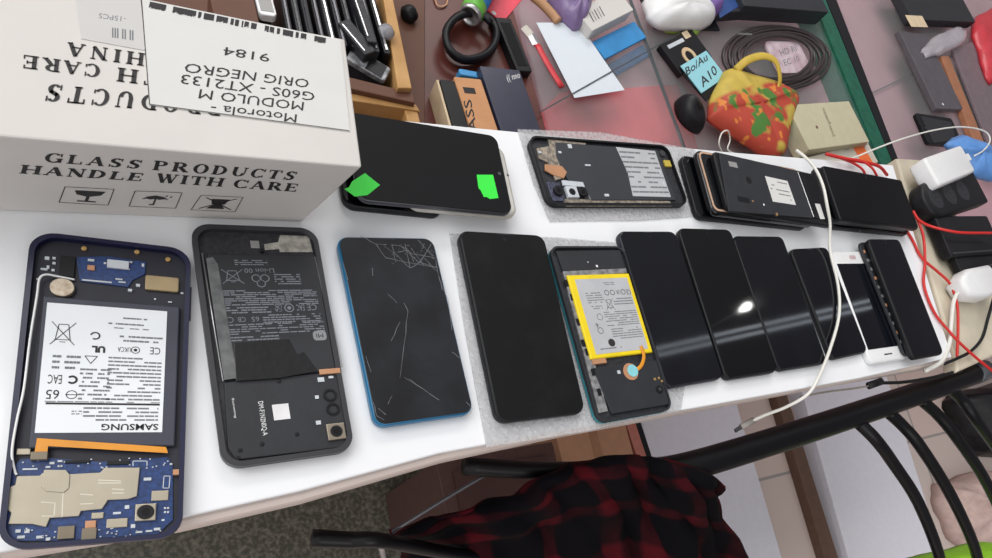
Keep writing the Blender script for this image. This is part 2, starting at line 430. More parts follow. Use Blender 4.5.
def lbin(mb, rc, fx0, fy0, fx1, fy1, z, t):
    """crossed-out bin mark, upside down like the rest of the print"""
    f = lambda x, y: (*frac(rc, fx1 + (fx0 - fx1) * x, fy0 + (fy1 - fy0) * y),)
    ql = lambda a, b: mb.quadline(f(*a), f(*b), t, z)
    ql((0, 0), (1, 1)); ql((0, 1), (1, 0)); ql((.3, .1), (.2, .75)); ql((.7, .1), (.8, .75)); ql((.15, .78), (.85, .78)); ql((.3, .1), (.7, .1)); ql((.38, .88), (.62, .88))

def side_buttons(p, x, m, parts=(('power_button', 0.22, 0.011), ('volume_button', 0.10, 0.02))):
    for nm, f, L in parts:
        y = p.h * f
        MB().box(x - .0008, y - L / 2, p.t * .3, x + .0008, y + L / 2, p.t * .62, .0003).build(nm, m, p.root)

def display_phone(label, cor, z0=0.0, t=0.0086, frame=M_BLACK, screen=M_SCREEN, group=None, rad=0.009, bez=0.0012, cam_hole=True, name='smartphone'):
    p = Slab(name, label, 'phone', cor, z0, t, group)
    MB().prism(rrect(p.w, p.h, rad, 6), 0, t - .0004, .0022, 3).build('body', frame, p.root, True)
    MB().prism(rrect(p.w - 2 * bez, p.h - 2 * bez, rad - bez, 6), t - .0008, t, .0003).build('screen', screen, p.root)
    MB().box(-.006, p.h / 2 - bez - .0012, t, .006, p.h / 2 - bez - .0005, t + .0001).build('earpiece', M_MATTE, p.root)
    if cam_hole: MB().cyl(0, p.h / 2 - bez - .0055, t, t + .00012, .0016, 14).build('front_camera', M_BLACK, p.root)
    side_buttons(p, p.w / 2, frame)
    return p

def open_shell(p, frame, inner, rad=0.011, wall=0.0022, zf=0.0045, rimm=None):
    b = MB(); b.prism(rrect(p.w, p.h, rad, 7), 0, zf, .002, 3); b.build('back_shell', frame, p.root, True)
    b = MB(); b.ringwall(rrect(p.w, p.h, rad, 7), rrect(p.w - 2 * wall, p.h - 2 * wall, rad - wall * .6, 7), zf - .0003, p.t - .001); b.build('rim', rimm or frame, p.root)
    b = MB(); b.prism(rrect(p.w - 2 * wall - .0002, p.h - 2 * wall - .0002, rad - wall * .6, 7), zf - .0005, zf + .0002); b.build('chassis', inner, p.root)

GA = 'phones in the front row on the foam board'

# --- phone opened on a blue board, nearest the camera
A = Slab('opened_smartphone', 'opened navy phone with white battery label and blue circuit boards, lowest left', 'phone',
         [(26, 231), (194, 247), (179, 540), (1, 547)], 0, 0.0095, GA)
open_shell(A, M_NAVY, M_DNAVY, 0.012, 0.0026, 0.0045)
side_buttons(A, A.w / 2, M_NAVY, (('power_button', 0.30, 0.022),))
bt = A.r([(40, 294), (184, 308), (170, 453), (33, 440)], .0082)
bat = A.box('battery', bt, .0046, .0082, mat('battery_case', (52, 55, 68), 0.5), bev=.0008)
lb = A.r([(48, 301), (171, 313), (158, 432), (34, 433)], .0084)
A.box('battery_label', lb, .0082, .0084, mat('battery_label_white', (222, 226, 230), 0.5, var=0.01), bat, 0)
mb = MB(); z = .00852
ltext(mb, lb, 'SAMSUNG', .50, .935, .965, .985, z, bold=.02)
ltext(mb, lb, 'CE', .865, .315, .955, .375, z); lring(mb, *frac(lb, .74, .345), .0022, .0004, z); lring(mb, *frac(lb, .74, .345), .0009, .0009, z)
ltext(mb, lb, 'UK', .645, .325, .70, .365, z); ltext(mb, lb, 'CA', .59, .325, .645, .365, z)
ltext(mb, lb, 'UL', .38, .325, .49, .38, z, bold=.06)
lring(mb, *frac(lb, .40, .245), .0024, .0008, z, a0=-120, a1=170)
ltext(mb, lb, 'EAC', .06, .565, .165, .635, z); lring(mb, *frac(lb, .245, .60), .0025, .0011, z, a0=-140, a1=140)
ltext(mb, lb, '65', .055, .68, .155, .75, z); lring(mb, *frac(lb, .25, .715), .0025, .0004, z); mb.quadline(frac(lb, .20, .715), frac(lb, .30, .715), .0004, z)
lbin(mb, lb, .05, .15, .24, .33, z, .0004)
for d in range(3):
    mb.quadline(frac(lb, (.33, .43, .38)[d], (.41, .41, .47)[d]), frac(lb, (.43, .38, .33)[d], (.41, .47, .41)[d]), .0004, z)
a, b_ = frac(lb, .06, .775), frac(lb, .97, .790); mb.flatpoly([(a[0], b_[1], z), (b_[0], b_[1], z), (b_[0], a[1], z), (a[0], a[1], z)])
mb.build('print', M_INK, bat)
mb = MB()
for k, (x0, y0, x1, y1, n) in enumerate(((.52, .40, .97, .76, 12), (.08, .40, .30, .53, 3), (.30, .50, .55, .76, 8), (.35, .80, .96, .92, 4), (.05, .76, .97, .775, 1), (.60, .22, .97, .29, 2), (.50, .12, .80, .15, 1), (.55, .16, .85, .18, 1), (.62, .07, .84, .10, 1), (.26, .83, .34, .87, 2))):
    q = (*frac(lb, x0, y1), *frac(lb, x1, y0)); rows(mb, q, n, .0085, .8, .42, k + 3, .12)
mb.build('fine_print', M_GREYINK, bat)
tp = A.poly('charging_board', [(76, 257), (108, 256), (146, 262), (145, 274), (133, 280), (128, 287), (112, 285), (80, 281)], .0047, .0056, M_PCB)
c = A.rb(107, 260, 129, 268, .0075); A.box('usb_port', c, .0056, .0075, M_SOLDER, tp)
A.dots('components', [(91, 260, .003, .0014), (119, 279, .0035, .0008), (122, 282, .0035, .0008), (143, 265, .0012, .002), (105, 263, .0012, .001), (131, 262, .0012, .001), (129, 269, .001, .001), (97, 281, .014, .0008), (138, 285, .002, .0015), (130, 290, .002, .0015)], .0047, .0062, M_SOLDER, tp)
A.dots('microphone', [(91, 267.5, .0034, .003)], .0056, .0066, M_COPPER, tp)
A.disc('vibration_motor', 62, 287, .0056, .0047, .0078, mat('motor_disc', (158, 142, 122), 0.4, metal=0.4, rgb2=(190, 178, 160), scale=300))
sp = A.r([(146, 275), (179, 277), (179, 291), (144, 290)], .007); A.box('loudspeaker', sp, .0047, .007, mat('speaker_gold', (158, 140, 108), .4, metal=.5), bev=.0006, rad=.0012)
A.dots('solder_points', [(47, 258, .002, .002), (54, 258, .0014, .0014), (54, 263, .0014, .0014), (53, 270, .0014, .0014), (73, 262, .0012, .0012), (72, 267, .0012, .0012), (72, 273, .0014, .0012), (44, 269, .003, .0012), (48, 267, .0012, .002), (38, 279, .0015, .001), (170, 302, .002, .0008), (182, 293, .0014, .001), (155, 299, .001, .001)], .0046, .0054, M_SOLDER)
A.box('socket', A.r([(60, 256), (76, 256), (74, 277), (59, 276)], .0062), .0047, .0062, M_BLACK)
for q in ((84, 248), (137, 251.5), (168, 259)):
    A.disc('screw', q[0], q[1], .0014, .0046, .0062, M_GOLD)
ant = [(74, 278), (58, 275), (46, 274.5), (39.5, 279), (37, 296), (30, 340), (24, 388), (17, 420), (12, 452), (14, 470), (16, 474)]
MB().tube([(*A.l(x, y, .0086), .0086 if 1 < i < 9 else .0066) for i, (x, y) in enumerate(ant)], .0006, 8, 5).build('antenna_cable', M_WHITEP, A.root, True)
mbd = A.poly('main_board', [(20, 459), (50, 458), (100, 462), (168, 457), (173, 466), (173, 520), (158, 534), (60, 541), (12, 541), (5, 530), (12, 470)], .0047, .0056, M_PCB)
sh = A.poly('shield', [(17, 476), (40, 475.5), (42, 473), (70, 474), (100, 472.5), (105, 467.6), (140, 467.6), (137, 496), (128.5, 499), (108, 500), (102, 509), (90, 510), (81, 511), (79, 516), (50, 518), (46, 527), (32, 524), (8, 524), (11, 513), (6, 508), (9, 487), (15, 485)], .0056, .0070, M_SHIELD, mbd, .0003)
A.poly('shield_lid', [(44, 469.6), (66, 470), (70, 475), (69, 488), (64, 492.5), (46, 491.5), (41, 487)], .007, .0075, M_SHIELD, sh, .0003)
mb = MB()
for a, b in (((41, 502), (55, 503)), ((55, 503), (54, 516)), ((54, 516), (42, 516)), ((80, 494), (93, 495)), ((80, 504), (93, 503.5)), ((98, 480), (121, 481)), ((98, 483), (121, 483)), ((112, 489), (124, 489.5)), ((112, 493), (124, 493)), ((63, 493), (62, 517))):
    mb.quadline(A.l(*a, .0071), A.l(*b, .0071), .0005, .00706)
mb.keep = True; mb.build('embossed_lines', mat('bright_nickel', (206, 200, 186), .3), sh)
cm = A.r([(136, 503), (157, 504), (155, 521), (134, 520)], .0085); cmo = A.box('rear_camera', cm, .0056, .0082, M_SHIELD, bev=.0005)
cxx, cyy = (cm[0] + cm[2]) / 2, (cm[1] + cm[3]) / 2
MB().cyl(cxx, cyy, .0082, .0088, .0040, 24, .0003).build('lens_ring', M_BLACK, cmo); MB().cyl(cxx, cyy, .0088, .00895, .0020, 18).build('lens', M_SCREEN, cmo)
for cc in ([(152, 490), (169, 491), (168, 501), (151, 500)], [(107, 518), (128, 519), (127, 528), (106, 527)], [(92, 512), (104, 513), (103, 519), (91, 518)]):
    A.box('shield', A.r(cc, .0066), .0056, .0066, M_SHIELD, mbd)
for cc in ([(58, 526), (75, 526), (74, 539), (57, 539)], [(82, 528), (97, 528), (96, 541), (81, 541)]):
    A.box('connector', A.r(cc, .0072), .0056, .0072, mat('bronze_connector', (122, 112, 96), .4, metal=.4), mbd)
A.box('connector', A.r([(85, 520), (96, 521), (96, 528), (85, 528)], .0069), .0056, .0068, M_COPPER, mbd)
R = random.Random(3)
dd = [(147.5, 479, .0035, .0016), (27, 497, .001, .001), (21, 537, .003, .0014), (40, 537, .003, .0014), (18, 531, .002, .0016), (27, 531, .002, .002), (48, 539, .0018, .0016), (52, 463, .002, .0012), (60, 461, .002, .001), (48, 467, .002, .001), (60, 466, .002, .001), (133, 526, .002, .002), (117, 513, .0035, .0012), (127, 507, .002, .002), (157, 529, .003, .0014), (139, 532, .003, .001), (149, 531, .003, .001), (165, 508, .001, .001), (168, 508, .001, .001), (165, 512, .001, .001), (168, 512, .001, .001), (163, 520, .0014, .001), (171, 464, .0012, .001), (30, 469, .006, .0008)]
for k in range(60): dd.append((R.uniform(20, 168), R.choice((R.uniform(458, 468), R.uniform(528, 538))), .0007, .0006))
A.dots('components', dd, .0056, .0062, M_SOLDER, mbd)
mb = MB()
for a, b in (((133, 461), (147, 461)), ((133, 461), (133, 466)), ((147, 461), (147, 466)), ((164, 476), (163, 488)), ((170, 476), (169, 488)), ((164, 476), (170, 476)), ((163, 488), (169, 488))):
    mb.quadline(A.l(*a, .0057), A.l(*b, .0057), .0004, .00566)
mb.keep = True; mb.build('board_print', M_SOLDER, mbd)
A.box('connector', A.r([(65, 459), (90, 461), (90, 464), (65, 462)], .0066), .0056, .0066, M_BLACK, mbd)
A.box('connector', A.r([(107, 460), (130, 461), (130, 465), (107, 464)], .0066), .0056, .0066, M_BLACK, mbd)
fl = MB(); fl.prism([A.l(x, y, .0088) for x, y in ((37, 438), (166, 447), (168, 453), (48, 446), (47, 455), (34, 455))], .0083, .0088).build('flex_cable', M_FLEX, A.root)
A.box('flex_connector', A.r([(31, 451), (48, 452), (47, 460), (30, 459)], .0092), .0056, .0092, mat('bronze_connector', (122, 112, 96)), A.root)
A.box('metal_tab', A.r([(17, 448), (31, 449), (30, 455), (16, 454)], .0066), .0047, .0066, M_SHIELD)
A.dots('contact', [(176, 472, .003, .003)], .0047, .0085, M_COPPER)

# --- opened black phone with black battery
Bp = Slab('opened_smartphone', 'opened charcoal phone with black battery, white patch on top, small white sticker below', 'phone',
          [(188, 223), (316, 227), (356, 452), (224, 466)], 0, 0.0092, GA)
open_shell(Bp, mat('charcoal_shell', (48, 48, 53), .4), M_PCBK, 0.011, 0.0032, 0.0048)
side_buttons(Bp, Bp.w / 2, M_MATTE, (('power_button', -.12, .012), ('volume_button', -.02, .02)))
Bp.poly('adhesive_patch', [(280, 235), (309, 236), (313, 252), (280, 252), (279, 249), (265, 250), (264, 244), (278, 242)], .005, .0056, mat('dirty_white_patch', (176, 172, 164), .6, rgb2=(130, 128, 122), scale=200))
Bp.box('sticker', Bp.r([(250, 240), (259, 241), (260, 248), (251, 248)], .0056), .005, .0056, mat('grey_sticker', (138, 138, 138)))
bt = Bp.r([(204, 254), (312, 254), (340, 369), (228, 380)], .0080)
bat = Bp.box('battery', bt, .005, .0078, M_BATTB, bev=.0008)
mb = MB(); z = .00784
q = Bp.r([(221, 262), (312, 262), (324, 338), (230, 342)], .0078)
ltext(mb, q, 'Li-ion 00', .24, .085, .56, .145, z)
lbin(mb, q, .00, .10, .22, .28, z, .0004)
for k in range(3): lring(mb, *frac(q, .40 + .055 * cos(k * 2.094 + 1.57), .235 + .045 * sin(k * 2.094 + 1.57)), .0028, .0006, z, 12)
lring(mb, *frac(q, .66, .60), .0030, .0006, z); lring(mb, *frac(q, .66, .60), .0012, .0012, z); ltext(mb, q, 'CE', .86, .56, .97, .64, z); ltext(mb, q, 'EAC', .74, .56, .83, .64, z); ltext(mb, q, 'UK', .50, .56, .58, .60, z); ltext(mb, q, 'CA', .50, .605, .58, .645, z)
ltext(mb, q, '65', .24, .70, .32, .76, z); ltext(mb, q, 'CB', .10, .70, .18, .76, z); lring(mb, *frac(q, .02, .73), .002, .0004, z)
rows(mb, (*frac(q, -.02, .56), *frac(q, 1.0, .36)), 8, z, .85, .5, 4, .1)
rows(mb, (*frac(q, -.02, .66), *frac(q, .46, .57)), 3, z, .8, .5, 6, .1)
rows(mb, (*frac(q, .0, .92), *frac(q, 1.02, .78)), 5, z, .85, .45, 5, .08)
rows(mb, (*frac(q, .36, .79), *frac(q, 1.0, .67)), 4, z, .85, .45, 7, .08)
rows(mb, (*frac(q, .55, .30), *frac(q, .84, .15)), 5, z, .85, .45, 8, .15)
rows(mb, (*frac(q, .15, .05), *frac(q, .50, -.03)), 3, z, .85, .45, 9, .1)
rows(mb, (*frac(q, .0, 1.0), *frac(q, .50, .93)), 2, z, .85, .45, 19, .1)
x, y = frac(q, .95, .97); MB().prism(rrect(.0085, .0068, .0022, 4, x, y), .0078, .0079).build('logo', mat('logo_grey', (128, 130, 134)), bat)
x0, y0 = x, y
mb.build('print', M_PRINTB, bat)
mb = MB(); put_text(mb, 'MI', (x0 + .0022, y0 + .0014, .00795), (-.0044, 0, 0), (0, -.0028, 0)); mb.build('logo_print', M_BLACK, bat)
Bp.poly('grey_tape', [(206, 258), (213, 257), (218, 264), (238, 378), (224, 380)], .0078, .0082, M_GREYT)
Bp.poly('black_tape', [(234, 343), (289, 339), (297, 354), (304, 352), (318, 371), (279, 378), (236, 381)], .0078, .0083, M_TAPE)
for a, b in (((202, 253), (223, 381)), ((315, 257), (339, 368)), ((318, 257), (342, 367))):
    MB().tube([(*Bp.l(*a, .0075), .0075), (*Bp.l(*b, .0075), .0075)], .0005, 6, 0).build('metal_strip', M_STEEL, Bp.root, True)
Bp.poly('lower_cover', [(224, 382), (338, 371), (350, 440), (345, 447), (236, 460), (228, 448)], .005, .0066, M_MATTE, bev=.0006)
Bp.box('flex_cable', Bp.r([(319, 369), (340, 368), (341, 373), (320, 374)], .0085), .0066, .0085, M_COPPER)
st = Bp.box('sticker', Bp.r([(272, 405), (288, 403), (291, 419), (274, 420)], .0068), .0066, .0068, mat('sticker_white', (214, 214, 216)))
mb = MB(); O = Bp.l(265, 401, .0067); U = Bp.l(270, 436, .0067); V = Bp.l(258, 402, .0067)
O = Bp.l(257, 402, .0067); U = Bp.l(262, 436, .0067); V = Bp.l(263, 401, .0067)
put_text(mb, 'DM-F1N2N0Q-A', (*O, .00672), (U[0] - O[0], U[1] - O[1], 0), (V[0] - O[0], V[1] - O[1], 0))
mb.build('print', M_WHITEP, Bp.root); mb = MB()
O = Bp.l(231, 398, .0067); U = Bp.l(234, 418, .0067); V = Bp.l(234, 398, .0067)
put_text(mb, 'Sunwing', (*O, .00672), (U[0] - O[0], U[1] - O[1], 0), (V[0] - O[0], V[1] - O[1], 0)); mb.build('print', M_WHITEP, Bp.root)
cm = Bp.r([(326, 424), (344, 422), (347, 438), (329, 440)], .0092); cmo = Bp.box('rear_camera', cm, .0066, .0088, mat('camera_bracket', (140, 130, 116), .4, metal=.4), bev=.0005)
x, y = (cm[0] + cm[2]) / 2, (cm[1] + cm[3]) / 2
MB().cyl(x, y, .0088, .0094, .0038, 24, .0003).build('lens_ring', M_BLACK, cmo); MB().cyl(x, y, .0094, .0095, .002, 16).build('lens', M_SCREEN, cmo)
for (px, py, r_) in ((330, 395, .0042), (333, 409, .0042)):
    x, y = Bp.l(px, py, .007); b = MB(); b.ringwall([(x + r_ * cos(i * pi / 9), y + r_ * sin(i * pi / 9)) for i in range(18)], [(x + r_ * .7 * cos(i * pi / 9), y + r_ * .7 * sin(i * pi / 9)) for i in range(18)], .0066, .0076); b.build('lens_opening', M_BLACK, Bp.root)
Bp.dots('contacts', [(321, 379.5, .004, .003), (317, 397, .0022, .0022), (318.5, 422.5, .003, .0026), (331, 377, .003, .0015)], .0066, .0073, M_SOLDER)
for q in ((279, 381), (297, 434), (262, 444), (342, 447), (240, 450), (238, 458), (262, 250)):
    Bp.disc('screw', *q, .0013, .005, .0072, M_BLACK)

# --- cracked phone
Cp = display_phone('cracked dark phone with bright blue edge, its glass shattered in the upper right corner',
                   [(337, 236), (434, 237), (474, 412), (375, 428)], 0, 0.0092, M_BLUEF, mat('worn_screen_glass', (12, 13, 17), .16, rgb2=(30, 32, 38), scale=30), GA, 0.008)
mb = MB(); z = .00925
ck = [[(404, 303), (408, 312), (404, 345), (400, 378)], [(372, 268), (373, 276)], [(388, 294), (397, 303)], [(400, 322), (391, 341)], [(404, 377), (415, 384), (439, 400)], [(360, 236), (376, 244), (401, 246), (418, 262), (440, 268)], [(376, 244), (386, 258), (404, 262), (440, 268)], [(401, 246), (412, 254), (437, 258)], [(405, 244), (410, 268), (420, 262), (431, 244)], [(411, 248), (424, 266)], [(418, 240), (437, 262)], [(384, 246), (398, 256), (410, 268)], [(436, 262), (440, 280), (448, 300), (452, 330)], [(424, 258), (438, 272), (442, 290)], [(343, 262), (348, 280)], [(366, 356), (371, 372)], [(373, 402), (377, 416), (384, 420)], [(378, 408), (386, 415)], [(452, 352), (460, 358)], [(466, 402), (472, 408), (470, 414)], [(398, 252), (408, 250), (414, 262)], [(392, 246), (396, 262)], [(428, 250), (434, 256)], [(392, 396), (388, 404)], [(416, 384), (409, 379)]]
R = random.Random(5)
for l in ck:
    P = [Vector(Cp.l(x, y, .0092)) for x, y in l]; Q = [P[0]]
    for a, b in zip(P, P[1:]):
        for k in (1, 2, 3): Q.append(a.lerp(b, k / 3) + Vector((R.uniform(-1, 1), R.uniform(-1, 1))) * .0004 * (k < 3))
    for a, b in zip(Q, Q[1:]): mb.quadline(a, b, R.uniform(.00018, .0004), z)
for k in range(40):
    P = [Cp.l(412 + R.uniform(-20, 24), 254 + R.uniform(-10, 12), .0092)] * 1; x, y = P[0]; a = R.uniform(0, 6.3); s_ = R.uniform(.0006, .0018)
    mb.flatpoly([(x, y, z), (x + s_ * cos(a), y + s_ * sin(a), z), (x + s_ * .3 * cos(a + 1.4), y + s_ * .3 * sin(a + 1.4), z)])
mb.keep = True; mb.build('cracks', M_CRACK, Cp.root)

# --- plain black phones
Dp = display_phone('dusty black phone on bubble wrap, directly right of the cracked phone', [(459, 230), (544, 234), (587, 412), (497, 423)], .0018, .0088, M_BLACK, M_DUSTY, GA, .009)
Fp = display_phone('glossy black phone directly right of the phone with the yellow-edged battery', [(616, 230), (677, 231), (723, 378), (669, 388)], 0, .0086, M_DNAVY, M_SCREEN_B, GA, .008)
Gp = display_phone('black phone showing a small bright lamp reflection, second of the plain black row', [(677, 228), (732, 228), (777, 372), (728, 379)], 0.0, .0088, M_BLACK, M_SCREEN, GA, .008)
Hp = display_phone('black phone with dim bluish glass, third of the plain black row', [(735, 235), (782, 236), (828, 361), (778, 373)], 0, .0084, M_BLACK, M_SCREEN_B, GA, .008)
Ip = display_phone('black phone crossed by the white charging cable, just left of the white phone', [(790, 248), (827, 247), (869, 352), (833, 359)], 0, .008, M_BLACK, M_SCREEN_B, GA, .008)

# --- opened phone with yellow edged battery
E = Slab('opened_smartphone', 'opened teal-edged phone, silver battery framed in yellow tape, round cyan sensor', 'phone',
         [(549, 246), (625, 245), (673, 409), (600, 423)], .0018, .0094, GA)
open_shell(E, M_TEAL, M_PCBK, .009, .0016, .0050, M_MATTE)
E.poly('top_cover', [(556, 251), (620, 250), (625, 268), (563, 271)], .0047, .0072, M_MATTE)
E.dots('gap', [(597, 266, .002, .002), (588, 262, .001, .001)], .0072, .0075, M_WHITEP)
E.poly('metal_strip', [(563, 271), (626, 268), (627, 273), (571, 276), (608, 411), (599, 413)], .0047, .0068, mat('grey_bracket', (158, 158, 160), .4, metal=.3, rgb2=(110, 110, 112), scale=200))
for q in ((565, 283), (571, 297), (577, 322), (582, 343), (586, 352), (592, 372), (598, 392)):
    E.dots('black_clip', [(q[0] + 1.5, q[1], .0035, .006)], .0068, .0074, M_BLACK)
bt = E.r([(566, 276), (630, 272), (652, 353), (592, 358)], .0086)
bat = E.box('battery', bt, .0047, .0086, M_YEL, bev=.0012)
lb = E.r([(574, 280), (627, 277), (648, 349), (597, 354)], .0088)
E.box('battery_label', lb, .0086, .0088, M_SILV, bat, 0)
mb = MB(); z = .00885
x, y = frac(lb, .34, .87); mb.flatpoly([(x + .0036 * cos(i * pi / 9), y + .0036 * sin(i * pi / 9), z) for i in range(18)])
for fx in (.52, .63, .84): lring(mb, *frac(lb, fx, .20), .0026, .0006, z, 12)
ltext(mb, lb, 'CE', .90, .17, .99, .24, z); ltext(mb, lb, 'UK', .70, .17, .78, .23, z)
ltext(mb, lb, '6', .14, .60, .19, .66, z)
lring(mb, *frac(lb, .26, .52), .0035, .0005, z, 5); lring(mb, *frac(lb, .2, .70), .003, .0005, z, 12)
lbin(mb, lb, .42, .28, .60, .44, z, .0004)
mb.build('print', M_INK, bat)
mb = MB()
for k, v in enumerate(((.12, .18, .42, .34, 5), (.6, .27, .98, .38, 3), (.35, .45, .98, .66, 7), (.4, .68, .98, .84, 5), (.12, .36, .36, .42, 2), (.5, .05, .72, .1, 2), (.1, .92, .5, .96, 1))):
    rows(mb, (*frac(lb, v[0], v[3]), *frac(lb, v[2], v[1])), v[4], .00884, .8, .4, k + 20, .15)
mb.build('fine_print', M_GREYINK, bat)
E.box('copper_pad', E.r([(592, 359), (606, 358), (607, 363), (593, 364)], .0078), .0047, .0078, M_COPPER)
E.poly('lower_cover', [(593, 368), (657, 360), (671, 404), (612, 414)], .0047, .0074, M_MATTE, bev=.0006)
fx_ = MB(); fx_.tube([(*E.l(x, y, z), z) for x, y, z in ((641, 346, .0092), (644, 356, .0092), (641, 366, .0086), (633, 372, .0078))], .0018, 8, 5, flat=.2); fx_.build('flex_cable', M_FLEX, E.root, True)
E.disc('sensor_mount', 631, 371.5, .0078, .0074, .0082, M_COPPER)
E.disc('sensor', 633, 370.5, .0056, .0082, .0088, M_CYAN)
E.dots('contact', [(619, 372, .003, .003)], .0074, .008, M_SOLDER)
E.disc('rear_camera', 660, 389, .0034, .0074, .0086, M_BLACK); E.disc('lens', 660, 389, .0016, .0086, .0088, M_DSTEEL)
E.dots('contact', [(655, 379, .0022, .0022), (659, 378, .002, .002), (662, 381, .002, .002)], .0074, .008, M_GOLD)

# --- white phone and the last pair
J = Slab('smartphone', 'white phone with a home button, the only white one in the front row', 'phone', [(831, 252), (869, 250), (909, 358), (871, 364)], 0, .008, GA)
MB().prism(rrect(J.w, J.h, .009, 6), 0, .0078, .0022, 3).build('body', M_WHITEP, J.root, True)
MB().box(-J.w / 2 + .004, -J.h / 2 + .017, .0077, J.w / 2 - .004, J.h / 2 - .017, .0081).build('screen', M_SCREEN_B, J.root)
MB().prism(rrect(.013, .005, .0024, 5, 0, J.h / 2 - .0085), .0077, .0083, .0002).build('home_button', mat('home_button_pink', (196, 170, 172), .4), J.root)
MB().box(-.008, -J.h / 2 + .008, .0078, .008, -J.h / 2 + .0095, .0081).build('earpiece', M_DSTEEL, J.root)
side_buttons(J, -J.w / 2, M_WHITEP)
Kf = Slab('stripped_phone', 'stripped black phone dotted with silver screws, under the last front row phone', 'phone frame', [(859, 243), (884, 240), (930, 351), (905, 356)], .0085, .004, GA)
MB().prism(rrect(Kf.w, Kf.h, .008, 6), 0, .004, .001).build('frame', M_PCBK, Kf.root)
for k in range(11):
    y = Kf.h / 2 - .012 - k * (Kf.h - .02) / 11
    MB().box(-Kf.w / 2 + .002, y - .003, .004, -Kf.w / 2 + .005 + .002 * (k % 2), y + .001, .0048, .0002).build('clip', M_STEEL if k % 3 else M_COPPER, Kf.root)
Kp = display_phone('black phone at the far end of the front row, beside the red leads', [(868, 239), (899, 238), (945, 355), (914, 358)], .0135, .008, M_BLACK, M_SCREEN_B, GA, .008)

# ------------------------------------------------------------------ bubble wrap under some phones
M_BUB = glassy('bubble_wrap_film', (206, 206, 208), 0.30, 0.25, 0.45, 230)
for px, lab in (([(449, 234), (556, 238), (614, 243), (684, 388), (680, 410), (590, 431), (486, 448), (464, 330)], 'sheet of clear bubble wrap under the dusty black phone'),
                ([(517, 130), (600, 133), (694, 150), (707, 216), (640, 221), (549, 222), (533, 185)], 'sheet of clear bubble wrap under the sideways opened phone')):
    o = MB().prism([at2(x, y, 0) for x, y in px], 0.0002, 0.0016, .0004).build('bubble_wrap', M_BUB)
    tag(o, lab, 'bubble wrap')

# ------------------------------------------------------------------ carton
HB = 0.08
cA, cB = at(0, 136, HB), at(362, 167, HB); dB = at(345, 39, HB); eB = at(302, 222, 0.0005); eA = at(0, 215, 0.0005)
du = (cA - cB).normalized(); dl = (eA - eB).normalized()
cL = cB + du * .30; eL = eB + du * .30
back = dB - cB
ct = thing('carton', 'white cardboard parts carton printed GLASS PRODUCTS HANDLE WITH CARE at the near left', 'box', (eB.x, eB.y, 0.0005))
Lc = lambda p: Vector(p) - Vector((eB.x, eB.y, 0.0005))
bo = MB().hexa([Lc(eB), Lc(eL), Lc(eL + back), Lc(eB + back * 1.0)], [Lc(cB), Lc(cL), Lc(cL + back), Lc(dB)]).build('box_body', M_CARTON, ct)
bv = bo.modifiers.new('edge', 'BEVEL'); bv.width = .0012; bv.segments = 2
nF = (cB - cL).cross(eB - cB).normalized()
if nF.x < 0: nF = -nF
def onface(px, py, e=.00025):
    d = VF + VR * ((px - CX) / FPX) - VU * ((py - CY) / FPX)
    t = (eB - EYE).dot(nF) / d.dot(nF); return Lc(EYE + d * t + nF * e)
def uv3(f, o, u, v): O = f(*o); return O, f(*u) - O, f(*v) - O
mb = MB()
put_serif(mb, 'GLASS', *uv3(onface, (43, 161.5), (140, 168.6), (45.5, 152.5)), gap=.2)
put_serif(mb, 'PRODUCTS', *uv3(onface, (152, 169.6), (294, 180), (154.5, 160.2)), gap=.2)
put_serif(mb, 'HANDLE', *uv3(onface, (19, 173), (141, 181), (21.5, 164.5)), gap=.15)
put_serif(mb, 'WITH', *uv3(onface, (155, 181.9), (222, 186.5), (157.5, 173)), gap=.15)
put_serif(mb, 'CARE', *uv3(onface, (232, 187.2), (296, 191.5), (234.5, 179)), gap=.15)
for q in (((65, 186.5), (114, 189), (108, 205), (59, 202)), ((135, 190.6), (182, 192.4), (175.5, 208), (129, 206)), ((201, 195), (243, 197), (235, 211.5), (191, 209.5))):
    P = [onface(*c) for c in q]
    for i in range(4):
        a, b = P[i], P[(i + 1) % 4]; n = nF.cross(b - a).normalized() * .00022; mb.flatpoly([a - n, b - n, b + n, a + n])
def icon(q, polys):
    P = [onface(*c) for c in q]
    for pl in polys:
        mb.flatpoly([(P[0] * (1 - u) + P[1] * u) * (1 - v) + (P[3] * (1 - u) + P[2] * u) * v for u, v in pl])
icon(((65, 186.5), (114, 189), (108, 205), (59, 202)), [[(.22, .18), (.85, .18), (.78, .42), (.58, .52), (.46, .52), (.28, .42)], [(.49, .5), (.56, .5), (.56, .82), (.49, .82)], [(.34, .8), (.72, .8), (.72, .87), (.34, .87)]])
icon(((135, 190.6), (182, 192.4), (175.5, 208), (129, 206)), [[(.2, .5), (.3, .32), (.48, .24), (.66, .32), (.78, .5), (.68, .45), (.58, .5), (.48, .45), (.38, .5), (.3, .45)], [(.47, .45), (.51, .45), (.51, .8), (.47, .8)], [(.4, .8), (.51, .8), (.51, .86), (.4, .86)], [(.7, .2), (.73, .2), (.71, .3), (.68, .3)], [(.8, .25), (.83, .25), (.81, .35), (.78, .35)]])
icon(((201, 195), (243, 197), (235, 211.5), (191, 209.5)), [[(.3, .2), (.72, .2), (.66, .55), (.36, .55)], [(.42, .55), (.6, .55), (.72, .85), (.3, .85)], [(.12, .12), (.17, .12), (.9, .88), (.85, .88)], [(.85, .12), (.9, .12), (.17, .88), (.12, .88)]])
mb.build('front_print', M_INK, ct); mb = MB()
onz = lambda px, py: Lc(at(px, py, HB + .0003))
put_serif(mb, 'PRODUCTS', *uv3(onz, (222, 101), (47, 83.6), (220, 116)), gap=.3)
put_serif(mb, 'CARE', *uv3(onz, (101, 65), (23, 54.5), (100, 77.5)), gap=.2)
